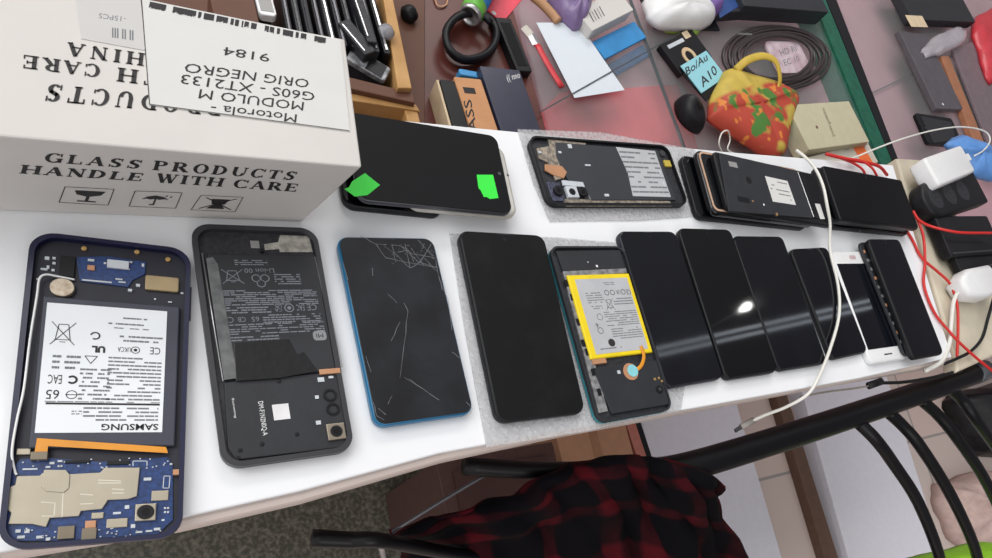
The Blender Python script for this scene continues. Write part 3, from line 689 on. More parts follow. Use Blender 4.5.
put_serif(mb, 'WITH', *uv3(onz, (205, 79), (118, 67.3), (204, 92)), gap=.3)
put_serif(mb, 'IN CHINA', *uv3(onz, (210, 63), (68, 42), (209, 75)), gap=.3)
mb.build('print', M_INK, ct)
Z1 = HB + .0007
lp = [Lc(at(x, y, Z1)) for x, y in ((145, -1), (328, 37), (341, 40), (350, 131), (149, 104.5), (141, -1))]
lab = MB().prism([(p.x, p.y) for p in lp], HB - .0004, HB + .0001).build('paper_label', M_PAPER, ct)
ltp = [Lc(at(x, y, Z1)) for x, y in ((75, -4), (81, 38), (146, 50), (140, -4))]
MB().prism([(p.x, p.y) for p in ltp], HB - .0004, HB - .00015).build('small_label', mat('grey_label', (192, 191, 190), .7, var=.01), ct)
onz = lambda px, py: Lc(at(px, py, HB + .0008))
mb = MB()
for t_, o_, u_, v_ in (('Motorola -', (297, 114.3), (211.5, 104), (296, 122.5)), ('MODULO M', (304, 102), (200, 89), (303, 110.6)), ('G60S - XT2133', (315, 92.5), (182, 74), (314, 101)), ('ORIG NEGRO', (309.5, 79.5), (186, 62.7), (308, 88)), ('9184', (270, 54), (224, 46.6), (269, 62))):
    put_text(mb, t_, *uv3(onz, o_, u_, v_))
a, b = onz(150, 1.5), onz(326, 38); c = onz(148.5, 8.5) - a; R = random.Random(9); x = 0
while x < 1:
    wd = R.uniform(.004, .02); 
    if R.random() < .62: p = a.lerp(b, x); q = a.lerp(b, min(1, x + wd)); mb.flatpoly([p, q, q + c * R.uniform(.6, 1), p + c * .9])
    x += wd
for a, b in (((149, 104), (349, 130.5)), ((141.5, 0), (149.5, 104))):
    mb.quadline(onz(*a), onz(*b), .0004, HB + .0003)
mb.build('label_print', M_INK, lab)
mb = MB()
put_text(mb, '-15PCS', *uv3(lambda x, y: Lc(at(x, y, HB + .0004)), (126, 17), (99, 13), (125.5, 22)))
for k in range(9):
    if k in (3, 6): continue
    o_ = Lc(at(112 + k * 2.5, 27.5 + k * .35, HB + .0004)); p_ = Lc(at(113.5 + k * 2.5, 27.7 + k * .35, HB + .0004)); q_ = Lc(at(112 + k * 2.5, 37.5 + k * .35, HB + .0004)) - o_
    mb.flatpoly([o_, p_, p_ + q_, o_ + q_])
mb.build('small_print', M_GREYINK, ct)

# ------------------------------------------------------------------ back row on the foam board
GB = 'phones stacked in the back row on the foam board'
def quad_ext(TR, BR, TL, BL): return [TL, TR, BR, BL]
N_ = display_phone('black phone at the bottom of the pile next to the carton', [(345, 150), (432, 158), (446, 214), (335, 207)], 0, .0075, M_BLACK, M_SCREEN, GB)
Mp = Slab('opened_smartphone', 'silver-rimmed white phone frame sticking out from under the display with green stickers', 'phone frame', [(398, 132), (504, 145), (517, 216), (408, 208)], .0078, .007, GB)
MB().prism(rrect(Mp.w, Mp.h, .009, 6), 0, .007, .002, 3).build('frame', mat('silver_white_frame', (196, 192, 184), .35, metal=.3), Mp.root, True)
MB().prism(rrect(Mp.w - .004, Mp.h - .004, .008, 6), .0065, .0072, .0002).build('inner_plate', mat('plate_white', (206, 204, 198), .5), Mp.root)
Mp.dots('screw', [(508, 175, .0016, .0016)], .0072, .0078, M_DSTEEL)
Lp = Slab('display_module', 'large black phone display with two bright green stickers beside the carton', 'phone display', [(352, 116), (497, 132), (512, 212), (352, 201)], .0152, .0062, GB)
MB().prism(rrect(Lp.w, Lp.h, .008, 6), 0, .0058, .0018, 3).build('body', M_DSTEEL, Lp.root, True)
MB().prism(rrect(Lp.w - .001, Lp.h - .001, .0075, 6), .0054, .0062, .0003).build('screen', M_SCREEN, Lp.root)
for nm, pl in (('green_sticker', [(365, 173), (380, 185), (367.6, 195), (355, 196.5), (344.5, 189), (349, 187), (352, 181.5)]), ('green_sticker', [(476.7, 174.7), (493, 174.7), (498.5, 198), (490, 199), (487, 197), (484, 197), (480.5, 190), (478.5, 188)])):
    Lp.poly(nm, pl, .0062, .0064, M_GREEN, bev=0)
x, y = Lp.l(504, 176, .0062); MB().cyl(Lp.w / 2 - .005, 0, .0062, .00632, .0015, 12).build('front_camera', M_DSTEEL, Lp.root)

O_ = Slab('opened_smartphone', 'sideways opened black phone with torn white battery label and three cameras', 'phone', [(527, 134), (669, 145), (689, 204), (551, 204)], .0018, .009, GB)
open_shell(O_, M_BLACK, M_PCBK, .010, .0018, .0045)
O_.poly('black_cover', [(555, 142), (617, 147), (658, 150), (676, 200), (592, 200), (584, 187), (570, 182), (562, 170), (556, 156)], .0047, .0066, mat('slate_cover', (46, 49, 54), .5, var=.05), bev=.0006)
o = O_.poly('battery_label', [(616, 147), (655, 151), (671, 197), (633, 196), (628, 173), (622, 160)], .0066, .0069, M_SILV, bev=0)
mb = MB(); rc = O_.r([(618, 149), (655, 152), (669, 195), (634, 194)], .0069)
rows(mb, rc, 9, .00694, .7, .35, 44, .2); mb.build('print', M_GREYINK, o)
M_ADH = mat('torn_adhesive', (164, 152, 136), .6, rgb2=(96, 90, 84), scale=260)
O_.poly('adhesive', [(548, 139), (586, 143), (584, 148), (556, 145), (558, 158), (563, 178), (556, 180), (548, 162), (539, 158), (537, 148), (550, 146)], .0047, .0064, M_ADH)
O_.poly('adhesive', [(563, 199), (670, 201), (672, 206), (566, 206)], .0047, .0058, M_ADH)
O_.poly('copper_flex', [(545, 164), (562, 166), (567, 172), (564, 178), (554, 175), (545, 170)], .0058, .0072, M_COPPER)
O_.poly('bracket', [(562, 180), (583, 182), (585, 187), (563, 185)], .0058, .0074, M_SOLDER)
O_.box('connector_plate', O_.r([(586, 187), (599, 188), (603, 199), (590, 199)], .0066), .0047, .0062, mat('grey_plate', (112, 112, 118), .4))
O_.box('circuit_board', O_.r([(548, 181), (562, 182), (564, 201), (552, 200)], .0066), .0047, .0058, mat('violet_board', (78, 82, 104), .4, rgb2=(40, 42, 60), scale=400))
for (px, py) in ((559, 190), (583, 191)):
    c_ = O_.disc('rear_camera', px, py, .005, .0047, .0082, M_BLACK, bev=.0006); O_.disc('lens', px, py, .002, .0082, .0084, M_SCREEN, c_)
c_ = O_.box('rear_camera', O_.r([(566, 186), (577, 186), (579, 197), (568, 197)], .0082), .0047, .0082, M_SOLDER); O_.disc('lens', 572.5, 191.5, .0034, .0082, .0086, M_BLACK, c_)
O_.disc('speaker_coil', 663, 153, .0035, .0047, .0066, M_DSTEEL); O_.box('yellow_tape', O_.rb(665, 160, 671, 166, .007), .0047, .0068, mat('yellow_foil', (190, 170, 70), .4))
O_.dots('solder_points', [(570, 146, .004, .004), (540, 152, .003, .002), (588, 165, .006, .0015), (607, 195, .005, .0025), (560, 152, .003, .002), (660, 172, .002, .004), (664, 184, .003, .006)], .0047, .0075, M_SOLDER)

Pp = display_phone('black phone at the bottom of the pile under the gold-rimmed phone', [(681, 157), (792, 171), (806, 228), (698, 217)], 0, .0085, M_BLACK, M_SCREEN, GB)
Q = Slab('smartphone', 'black phone with a peach gold rim in the middle of its pile', 'phone', [(696, 151), (800, 167), (814, 224), (713, 214)], .0088, .0088, GB)
MB().prism(rrect(Q.w, Q.h, .009, 6), 0, .0088, .003, 4).build('body', mat('glossy_black_shell', (16, 17, 21), .15), Q.root, True)
b = MB(); b.ringwall(rrect(Q.w - .005, Q.h - .005, .007, 6), rrect(Q.w - .009, Q.h - .009, .006, 6), .0086, .0094); b.build('gold_rim', M_PEACH, Q.root)
R_ = Slab('opened_smartphone', 'opened black phone with a square white label on top of its pile', 'phone', [(717, 151), (819, 173), (831, 221), (727, 213)], .0184, .0085, GB)
MB().prism(rrect(R_.w, R_.h, .007, 6), 0, .0068, .002, 3).build('back_shell', M_BLACK, R_.root, True)
R_.poly('cover', [(719, 153), (797, 171), (813, 218), (729, 211)], .0068, .0085, M_MATTE, bev=.0005)
R_.poly('speaker_module', [(800, 173), (817, 177), (829, 219), (816, 218)], .0068, .0078, M_BLACK)
MB().tube([(*R_.l(798, 172, .0085), .0083), (*R_.l(814, 217, .0085), .0083)], .0006, 6, 0).build('metal_strip', M_STEEL, R_.root)
o = R_.poly('white_label', [(765, 176), (787.5, 181), (796, 205), (773, 201.5)], .0085, .0087, M_PAPER, bev=0)
mb = MB(); rc = R_.r([(767, 178), (786, 182), (793, 202), (774, 199)], .0087); rows(mb, rc, 5, .00874, .6, .25, 5, .25); mb.build('print', M_GREYINK, o)
R_.poly('small_label', [(815, 203.5), (820, 204), (825, 219), (820.5, 219)], .0078, .0081, M_PAPER, bev=0)
R_.box('grey_sticker', R_.rb(729, 162, 737, 167, .0086), .0085, .0087, mat('grey_sticker', (138, 138, 138)))
R_.disc('fingerprint_reader', 749, 180, .0042, .0085, .0088, M_BLACK); R_.box('camera_opening', R_.rb(738, 197, 749, 202, .0087), .0085, .0088, M_BLACK); R_.disc('flash', 764, 204.5, .0012, .0085, .0088, M_WHITEP)
R_.dots('contact', [(753, 201, .002, .002), (777, 214, .003, .003)], .0068, .0088, M_GOLD)

U3 = display_phone('black phone at the bottom of the pile beside the cream end board', [(813, 172), (893, 181), (908, 234), (833, 227)], 0, .0085, M_BLACK, M_SCREEN, GB)
U3.dots('button', [(860, 231, .004, .001)], .0085, .0086, M_STEEL)
U2 = display_phone('black phone in the middle of the pile beside the cream end board', [(815, 169), (894, 178), (909, 229), (832, 221)], .0088, .0085, M_BLACK, M_SCREEN, GB)
U1 = display_phone('wide glossy black phone on top of the pile beside the cream end board', [(824, 167), (902, 178), (918, 228), (841, 220)], .0176, .0085, M_BLACK, M_SCREEN, GB, .004)

# ------------------------------------------------------------------ chargers, adapters and cords at the far end
def cable(name, label, pts, r, m, group=None, cat='cable', ends=()):
    t = thing(name, label, cat, at(*pts[0])); lo = Vector(t.location)
    MB().tube([at(*p) - lo for p in pts], r, 8, 6).build('cord', m, t, True)
    return t, lo
t, lo = cable('charging_cable', 'white charging cable draped over the white foam board, its plug hanging past the edge',
    [(796, 150, .03), (806, 158, .034), (816, 170, .036), (823, 186, .037), (827, 205, .035), (830, 224, .026), (830, 250, .013), (838, 285, .0115), (839, 315, .0115), (831, 346, .012), (820, 374, .010), (808, 394, .0), (786, 407, -.02), (765, 415, -.03), (752, 421, -.035)], .0018, M_CABLEW)
a, b = at(754, 420, -.035) - lo, at(741, 427, -.038) - lo; c2 = at(735, 431, -.039) - lo
MB().tube([a, b], .0034, 10, 0, flat=.7).build('plug', mat('grey_plug', (150, 146, 140), .4), t, True); MB().tube([b, c2], .0022, 8, 0, flat=.5).build('connector', M_DSTEEL, t)
t, lo = cable('thin_charging_cable', 'dark thin cable with a black plug along the front edge of the foam board', [(962, 370, -.012), (935, 377, -.014), (905, 382, -.016), (880, 383, -.016)], .0022, M_BLACK)
MB().tube([at(882, 381, -.016) - lo, at(868, 386, -.018) - lo], .0045, 10, 0, flat=.6).build('plug', M_BLACK, t, True)
MB().tube([at(869, 386, -.018) - lo, at(850, 389, -.02) - lo, at(826, 392, -.022) - lo, at(800, 397, -.024) - lo], .0012, 6, 4).build('grey_cord', mat('grey_cord', (140, 136, 128), .5), t, True)
GR = 'red test leads around the last phones'
for lab, pts in (('red lead running off to the right past the black adapters', [(913, 211, .004), (919, 220, .006), (930, 226, .010), (945, 230, .022), (960, 232.5, .030), (978, 233, .034), (1000, 233, .034)]),
                 ('red lead weaving down the right side from the pile to the plug', [(915, 214, .003), (923, 235, .003), (925, 262, .003), (924, 285, .003), (934, 312, .003), (948, 330, .004), (962, 345, .006), (980, 361, .004), (1000, 377, .0)]),
                 ('red lead curling along the cream board past the last phone', [(905, 228, .002), (913, 241, .002), (922, 258, .003), (938, 272, .004), (950, 284, .005), (957, 304, .006), (958, 330, .005), (957, 356, .004)])):
    cable('test_lead', lab, pts, .0019, M_RED, GR)
tl1, lo = cable('red_tweezers_lead', 'red lead looping behind the pile of glossy phones', [(826, 154, .004), (838, 157, .008), (852, 160, .012), (868, 163, .014), (880, 167, .012), (887, 175, .006)], .0022, M_RED, GR)
MB().tube([at(840, 158, .006) - lo, at(853, 163, .010) - lo, at(862, 169, .012) - lo, at(866, 176, .01) - lo], .0016, 8, 5).build('second_cord', M_RED, tl1, True)
MB().tube([at(850, 159, .008) - lo, at(862, 161, .014) - lo, at(872, 168, .016) - lo, at(877, 176, .014) - lo], .0016, 8, 5).build('second_cord', M_RED, tl1, True)

ch = Slab('wall_charger', 'square white wall charger lying above the black power strip', 'charger', [(925, 158), (961, 144), (976, 171), (940, 186)], .010, .026)
MB().prism(rrect(ch.w, ch.h, .006, 5), 0, .026, .004, 3).build('body', M_WHITEP, ch.root, True)
x, y = ch.l(968, 157, .02); MB().box(x - .004, y - .006, .008, x + .012, y + .006, .019, .001).build('usb_plug', M_WHITEP, ch.root)
t, lo = cable('thin_white_cable', 'thin white cable arching from the square charger over the glass counter', [(974, 156, .022), (984, 150, .022), (990, 140, .02), (984, 131, .02), (962, 127, .02), (935, 130, .018), (905, 138, .016), (880, 147, .012), (856, 157, .008), (848, 160, .006)], .0012, M_CABLEW)
ps = thing('power_strip', 'black power strip with a rounded end below the white charger', 'power strip', at(925, 195, -.002))
lo = Vector(ps.location); a = at(934, 199, .02) - lo; b = at(1010, 178, .02) - lo; d = (b - a); d.z = 0; d.normalize(); n = Vector((-d.y, d.x, 0))
pp = [a + d * .16 - n * .028, a + d * .16 + n * .028] + [a + Vector((0, 0, 0)) + (n * cos(k * pi / 10) - d * sin(k * pi / 10)) * .028 for k in range(11)]
MB().prism([(p.x, p.y) for p in pp], 0, .024, .005, 3).build('body', M_BLACK, ps, True)
for k in range(3):
    q = a + d * (.002 + .045 * k); MB().cyl(q.x, q.y, .0235, .0245, .017, 20, .0005).build('socket', M_MATTE, ps)
    for i in range(4):
        w_ = q + (d * (.004 if i % 2 else -.004)) + n * (.004 if i > 1 else -.004); MB().cyl(w_.x, w_.y, .0244, .0252, .0016, 8).build('socket_hole', M_DSTEEL, ps)
for nm, lab, cor, z0, t_ in (('power_adapter', 'matt black box adapter below the power strip', [(940, 222), (988, 210), (992, 216), (998, 248), (952, 262)], 0, .016),
                       ('battery_pack', 'black slab beneath the red lead at the right edge', [(952, 246), (996, 236), (1015, 262), (962, 276)], 0, .010)):
    cor4 = [cor[0], cor[1], cor[-2], cor[-1]]
    s_ = Slab(nm, lab, 'adapter', cor4, z0, t_); MB().prism(rrect(s_.w, s_.h, .004, 4), 0, t_, .0015, 2).build('case', M_BLACK, s_.root, True)
    MB().box(-s_.w / 2 + .006, -s_.h / 2 + .004, t_, s_.w / 2 - .006, -s_.h / 2 + .006, t_ + .0002).build('seam', M_DSTEEL, s_.root)
wp = thing('white_plug', 'rounded white mains plug with its cable on the cream end board', 'plug', at(972, 296, -.004)); lo = Vector(wp.location)
pc = [at(x, y, .016) - lo for x, y in ((957, 282), (964, 270), (984, 266), (992, 274), (996, 292), (985, 299), (966, 297))]
MB().prism([(p.x, p.y) for p in pc], 0, .028, .007, 3).build('body', M_WHITEP, wp, True)
MB().tube([at(962, 287, .012) - lo, at(954, 300, .006) - lo, at(951, 325, .001) - lo, at(949, 345, .001) - lo, at(941, 362, .0) - lo, at(925, 371, -.004) - lo], .0028, 8, 5).build('cord', M_CABLEW, wp, True)
cable('black_cable', 'black cord dropping from the right edge past the red lead', [(996, 290, .01), (988, 318, .004), (982, 338, .003), (971, 351, .002), (958, 358, .0), (944, 364, -.008)], .0022, M_BLACK)

# ------------------------------------------------------------------ the shop counter behind: desk, crate, glass display case
ZC = -0.12
M_DESK = mat('reddish_brown_wood', (94, 44, 36), 0.4, rgb2=(74, 34, 28), scale=12)
M_PINK = mat('pink_shelf_liner', (172, 136, 144), .6, var=.04, scale=10)
M_ROSE = mat('rose_cloth', (212, 98, 106), .75, rgb2=(196, 84, 94), scale=14)
M_PINE = mat('pine_wood', (196, 154, 98), .6, rgb2=(170, 126, 74), scale=22)
M_BROWN = mat('brown_board', (92, 60, 46), .6, rgb2=(96, 58, 40), scale=20)
M_CASEG = glassy('counter_glass', (196, 206, 206), .10, .03)
M_GEDGE = mat('green_glass_edge', (24, 92, 72), .25, var=.15)
a0 = Vector(at(524, 128, ZC)) - O0; a0v = a0.dot(E1)
MB().prism([fr2(-1.2, .03), fr2(a0v + .03, .03), fr2(a0v + .03, 1.0), fr2(-1.2, 1.0)], ZC - .03, ZC).build('desktop', M_DESK)
dk = bpy.data.objects['desktop']; dkt = thing('wooden_desk', 'reddish brown wooden desk behind the work table, left of the glass case', 'desk', (*fr2(-.3, .5), ZF)); dk.parent = dkt
dk.location = (-dkt.location.x, -dkt.location.y, -ZF)
for a_, b_ in ((-1.1, .1), (-1.1, .9), (-.1, .9)):
    p = fr2(a_, b_); MB().box(p[0] - .03 - dkt.location.x, p[1] - .03 - dkt.location.y, 0, p[0] + .03 - dkt.location.x, p[1] + .03 - dkt.location.y, ZC - .03 - ZF).build('leg', M_DESK, dkt)
dc = thing('display_case', 'glass topped shop display case with a pink lined shelf', 'display case', (*fr2(1.2, .6), ZF)); lo = Vector(dc.location)
def inpar(mb, name, m, par, lo):
    for v in mb.b.verts: v.co -= lo
    return mb.build(name, m, par)
inpar(MB().prism([fr2(a0v + .035, .03), fr2(3.6, .03), fr2(3.6, 1.6), fr2(a0v + .035, 1.6)], ZF, ZC - .04), 'shelf', M_PINK, dc, lo)
g1 = [(534, 160), (640, 100), (628, -6), (500, -40), (480, 30)]
def pane(px, z0, z1, nm='glass_pane', m=None): return inpar(MB().prism([at2(x, y, z1) for x, y in px], z0, z1), nm, m or M_CASEG, dc, lo)
pane([(562, 180), (692, 175), (685, 150), (627, -30), (512, -30), (524, 30)], ZC - .005, ZC - .0004)
pane([(693, 175), (895, 175), (885, 150), (815, -30), (629, -30), (686, 150)], ZC - .005, ZC - .0004)
pane([(898, 175), (1100, 170), (1100, -60), (826, -40)], ZC - .005, ZC - .0004)
def strip(pts, w_, z0, z1, nm, m):
    a, b = at(*pts[0], z1), at(*pts[1], z1); d = (b - a).normalized(); n = Vector((-d.y, d.x, 0)) * w_ / 2
    return inpar(MB().prism([(p.x, p.y) for p in (a - n, b - n, b + n, a + n)], z0, z1), nm, m, dc, lo)
M_SEAM = mat('dark_glass_seam', (66, 76, 80), .3)
strip([(628, -10), (692, 165)], .0014, ZC - .005, ZC, 'glass_edge', M_SEAM)
strip([(540, 112), (762, -14)], .0012, ZC + .0052, ZC + .0064, 'glass_edge', M_SEAM)
strip([(872, 93), (1000, 32)], .0018, ZC - .036, ZC - .034, 'shelf_edge', M_SEAM)
pane([(812, -4), (824, -4), (893, 164), (881, 164)], ZC - .04, ZC + .004, 'green_glass_edge', M_GEDGE)
pane([(825, -4), (835, -4), (900, 164), (893.5, 164)], ZC - .04, ZC + .001, 'black_seal', M_BLACK)
rc_ = MB().prism([at2(x, y, ZC - .036) for x, y in ((540, 112), (560, 92), (678, 84), (704, 165), (556, 165))], ZC - .039, ZC - .037).build('red_cloth', M_ROSE)
tag(rc_, 'rose red cloth under the counter glass below the white paper', 'cloth')

def cbox(name, label, cat, cor, t, m, z0=ZC, bev=.001, rad=.002, group=None, part_name='case'):
    s_ = Slab(name, label, cat, cor, z0, t, group); MB().prism(rrect(s_.w, s_.h, rad, 3), 0, t, bev, 2).build(part_name, m, s_.root); return s_
def lead(s_, txt, o, u, v, m, nm='print', bold=0.0):
    mb = MB(); f = lambda px, py: Vector((*s_.l(px, py, s_.t + .0002), s_.t + .0002))
    O = f(*o); put_text(mb, txt, O, f(*u) - O, f(*v) - O, bold); return mb.build(nm, m, s_.root)

# crate
cr = thing('wooden_crate', 'divided pine crate full of phone parts behind the carton', 'crate', at(380, 60, ZC)); lo2 = Vector(cr.location)
ZT = ZC + .05
def cpart(px, z0, z1, nm, m, zr=None): return inpar(MB().prism([at2(x, y, z1) for x, y in px], z0, z1, .001), nm, m, cr, lo2)
cpart([(377, -40), (385, -40), (412, 88), (398, 88)], ZC, ZT, 'side_rail', M_PINE)
cpart([(330, 72), (414, 93), (415, 103), (330, 84)], ZC, ZT - .006, 'divider', M_BROWN)
cpart([(330, 88), (416, 104), (420, 111), (330, 97)], ZC, ZT - .012, 'front_rail', M_PINE)
cpart([(404, 107), (417, 109), (424, 136), (411, 134)], ZC, ZT - .014, 'corner_post', M_PINE)
cpart([(208, -10), (252, -10), (260, 25), (216, 25)], ZC, ZT, 'side_rail', M_BROWN)
cpart([(372, -20), (377, -20), (398, 84), (392, 84)], ZC, ZC + .03, 'lining', mat('pinkish_lining', (158, 118, 96), .7))
cpart([(120, -20), (425, -20), (425, 140), (120, 140)], ZC + .0002, ZC + .003, 'base', M_BROWN)
ZI = ZC + .0035
wr = MB().cyl(0, 0, 0, .018, .009, 20, .002); w_o = wr.build('roll', M_WHITEP); t = thing('tape_roll', 'small white roll in the front compartment of the crate', 'roll', at(392, 117, ZI)); w_o.parent = t
MB().cyl(0, 0, .0181, .0185, .004, 12).build('core', M_GREYT, t)
GP = 'bare phone frames standing in the crate'
R = random.Random(11)
for k in range(10):
    x0 = 277 + k * 9.6; sk = 10 + k * 1.2; hgt = .05 - .0015 * (k % 4)
    P = [(x0, -22), (x0 + 6.4, -22), (x0 + 6.4 + sk, 36 + k * 2), (x0 + sk, 35 + k * 2)]
    s_ = Slab('stripped_phone', 'dark bare phone frame standing on edge in the crate row', 'phone frame', P, ZI, hgt, GP)
    MB().prism(rrect(s_.w, s_.h, .0015, 2), 0, hgt, .0008).build('frame', (M_BLACK, M_PCBK, M_MATTE)[k % 3], s_.root)
    MB().box(-s_.w * .18, -s_.h * .46, hgt, s_.w * .12, s_.h * .42, hgt + .0012).build('rim', (M_DSTEEL, M_GREYT, M_PCBK, M_DSTEEL, M_STEEL)[k % 5], s_.root)
s_ = cbox('smartphone', 'white-rimmed phone at the left end of the crate', 'phone', [(252, -22), (270, -22), (274, 14), (258, 16)], .008, M_WHITEP, ZI + .04, .001, .004); MB().box(-s_.w / 2 + .002, -s_.h / 2 + .004, .008, s_.w / 2 - .002, s_.h / 2 - .004, .0083).build('screen', M_SCREEN, s_.root)
MB().box(-s_.w / 2 + .003, -s_.h / 2 + .004, -.04, s_.w / 2 - .003, s_.h / 2 - .004, 0).build('lower_case', M_MATTE, s_.root)
s_ = cbox('stripped_phone', 'silver phone frame lying tilted in the crate corner near the divider', 'phone frame', [(354, 46), (393, 69), (384, 79), (344, 59)], .006, mat('worn_silver', (150, 152, 156), .4, metal=.3, rgb2=(90, 92, 96), scale=200), ZI + .035, .001, .003)
MB().box(-.001, -s_.h / 2 + .0015, .006, s_.w / 2 - .004, s_.h / 2 - .0015, .0065).build('screen', M_BLACK, s_.root)
MB().box(-s_.w / 2 + .004, -s_.h / 2 + .003, -.035, s_.w / 2 - .004, s_.h / 2 - .003, 0).build('foam_block', M_MATTE, s_.root)
for k, (P, lab) in enumerate((([(338, 22), (350, 18), (375, 50), (366, 56)], 'black phone frame leaning across the crate row, nearer the divider'), ([(352, -10), (362, -12), (374, 40), (367, 44)], 'black phone frame leaning against the pine rail'))):
    s_ = cbox('stripped_phone', lab, 'phone frame', P, .052 + .003 * k, M_PCBK, ZI, .001, .002); MB().box(-s_.w * .4, -s_.h * .4, s_.t, -s_.w * .3, s_.h * .4, s_.t + .001).build('rim', M_STEEL, s_.root)
sb = MB().lathe([(.002, 0), (.007, .002), (.008, .007), (.005, .011), (.001, .012)], Matrix.Translation(at(385, 36, ZT + .0002)), 10).build('screw_bag', glassy('clear_bag_grey', (150, 152, 160), .7), None, True); tag(sb, 'tiny clear bag of screws on the pine rail', 'bag')

# things on the desk
def coil(name, label, cx, cy, rx, ry, n, r, m, z, seed, ph=0.0, cat='cable', leadin=None, pitch=1.9, rad_step=.035):
    R = random.Random(seed); pts = []
    for i in range(n * 16 + 1):
        a = 2 * pi * i / 16 + ph; k = 1 + .04 * math.sin(i * .7 + seed) + R.uniform(-.012, .012) - rad_step * (i / 16)
        pts.append(at(cx + rx * k * cos(a), cy + ry * k * sin(a), z + r + r * pitch * (i / 16)))
    if leadin: pts = [at(*p) for p in leadin] + pts
    t = thing(name, label, cat, pts[0]); lo = Vector(pts[0]); MB().tube([p - lo for p in pts], r, 8, 2).build('cord', m, t, True); return t
coil('cable_coil', 'thick black cable coiled on the reddish brown desk', 471, 36, 26, 25, 2, .0042, M_BLACK, ZC, 3, -.6)
can = thing('spray_can', 'green and blue can with a silver end lying on the desk', 'can', at(476, 12, ZC)); lo = Vector(can.location)
a = at(470, 16, ZC + .018) - lo; b = at(500, -40, ZC + .018) - lo; d = (b - a).normalized()
q = d.to_track_quat('Z', 'Y').to_matrix().to_4x4(); Mx = Matrix.Translation(a) @ q
MB().lathe([(.0005, 0.001), (.009, .0008), (.0095, -.001), (.0118, -.001), (.013, .002), (.013, .004)], Mx).build('silver_end', M_STEEL, can, True)
MB().lathe([(.0126, .004), (.0135, .006), (.0135, .02)], Mx).build('green_band', mat('lime_green_label', (96, 170, 60), .4), can, True)
MB().lathe([(.0134, .02), (.0134, .085), (.008, .09)], Mx).build('blue_band', mat('blue_label', (50, 120, 190), .4), can, True)
s_ = cbox('bright_card', 'bright pink red card with a pale hole beside the spray can', 'card', [(482, 4), (505, -14), (528, -4), (500, 22)], .002, mat('coral_card', (226, 74, 92), .5), bev=.0003)
s_.disc('hole', 494, 13, .003, .002, .0023, M_PAPER)
s_ = cbox('phone_box', 'dark navy box with small white marks beside the kraft box', 'box', [(483, 66), (520, 70), (541, 132), (500, 138)], .03, mat('navy_card', (44, 46, 66), .3, var=.1), bev=.001)
lead(s_, '(( nno', (508, 83), (521, 79.5), (506, 75), M_WHITEP)
s_ = cbox('flat_device', 'slim black device behind the navy box', 'device', [(501, 22), (513, 14), (527, 68), (515, 74)], .012, M_BLACK); MB().box(-s_.w * .3, -s_.h * .4, .012, s_.w * .3, s_.h * .4, .0124).build('screen', M_SCREEN, s_.root)
s_ = cbox('kraft_box', 'kraft brown box with dark upright lettering and black side', 'box', [(457, 79), (482, 77), (497, 132), (470, 134)], .03, mat('kraft_card', (192, 140, 98), .7, var=.05))
lead(s_, 'GLASS', (483, 155), (471, 99), (475, 157), M_INK, bold=.01); s_.box('dark_panel', s_.r([(463, 88), (474, 87), (476, 93), (465, 94)], .0302), .0300, .0303, M_INK)
s_ = cbox('black_box', 'narrow black box with a cream edge left of the kraft box', 'box', [(441, 80), (456, 80), (470, 134), (454, 134)], .028, M_BLACK); MB().box(-s_.w / 2 - .003, -s_.h / 2, 0, -s_.w / 2 - .0005, s_.h / 2, .026).build('cream_edge', mat('cream_card', (206, 186, 156), .7), s_.root)
cbox('blue_box', 'small bright blue box behind the kraft box', 'box', [(459, 68), (484, 73), (485, 78), (460, 75)], .02, mat('sky_blue_card', (60, 140, 196), .5))
MB
hk = MB().tube([at(x, y, ZC + .002) for x, y in ((434, -3), (438, 6), (446, 5), (448, -4))], .001, 6, 5).build('wire_loop', M_COPPER); tag(hk, 'small copper wire loop on the desk at the top edge', 'wire')
bs = MB().lathe([(.001, 0), (.008, .003), (.010, .01), (.006, .016), (.001, .018)], Matrix.Translation(at(407, 20, ZC + .0003)), 12).build('rubber_ball', M_BLACK, None, True); tag(bs, 'small black rounded ball between the crate and the desk', 'ball')

# things on the glass case
pap = MB().prism([at2(x, y, ZC + .001) for x, y in ((535, 25), (577, 25), (623, 92), (573, 100))], ZC + .0045, ZC + .0050).build('paper_sheet', mat('blank_paper', (212, 220, 228), .6, var=.01)); tag(pap, 'blank bluish white sheet of paper on the counter glass', 'paper')
br = thing('paint_brush', 'brush with a red handle and pale bristles half under the paper sheet', 'brush', at(540, 45, ZC)); lo = Vector(br.location)
MB().tube([at(537, 44, ZC + .002) - lo, at(549, 66, ZC + .002) - lo, at(562, 87, ZC + .002) - lo], .005, 8, 4, flat=.35).build('handle', mat('red_handle', (196, 52, 60), .4), br, True)
MB().tube([at(531, 34, ZC + .002) - lo, at(537, 45, ZC + .002) - lo], .007, 8, 0, flat=.25).build('ferrule', M_STEEL, br)
MB().tube([at(524, 27, ZC + .002) - lo, at(531, 35, ZC + .002) - lo], .007, 8, 0, flat=.25).build('bristles', mat('pale_bristles', (206, 200, 190), .8), br)
M_BLU = mat('cyan_blue_card', (44, 130, 190), .45, var=.08)
cbox('blue_pouch_and_reflection', 'bright blue pouch on the counter glass beside the white paper', 'pouch', [(596, 44), (634, 17), (643, 36), (606, 62)], .004, M_BLU)
cbox('blue_pouch_and_reflection', 'painted blue reflection below the bright blue pouch', 'pouch', [(609, 66), (643, 42), (650, 56), (618, 74)], .003, mat('painted_blue_reflection', (72, 116, 176), .45), ZC - .0395)  # thin blue slab coloured as the bright pouch's reflection in the counter glass
s_ = cbox('barcode_box', 'white box with a barcode leaning by the purple bag', 'box', [(579, 10), (617, -12), (632, 8), (592, 34)], .02, M_CARTON)
mb = MB()
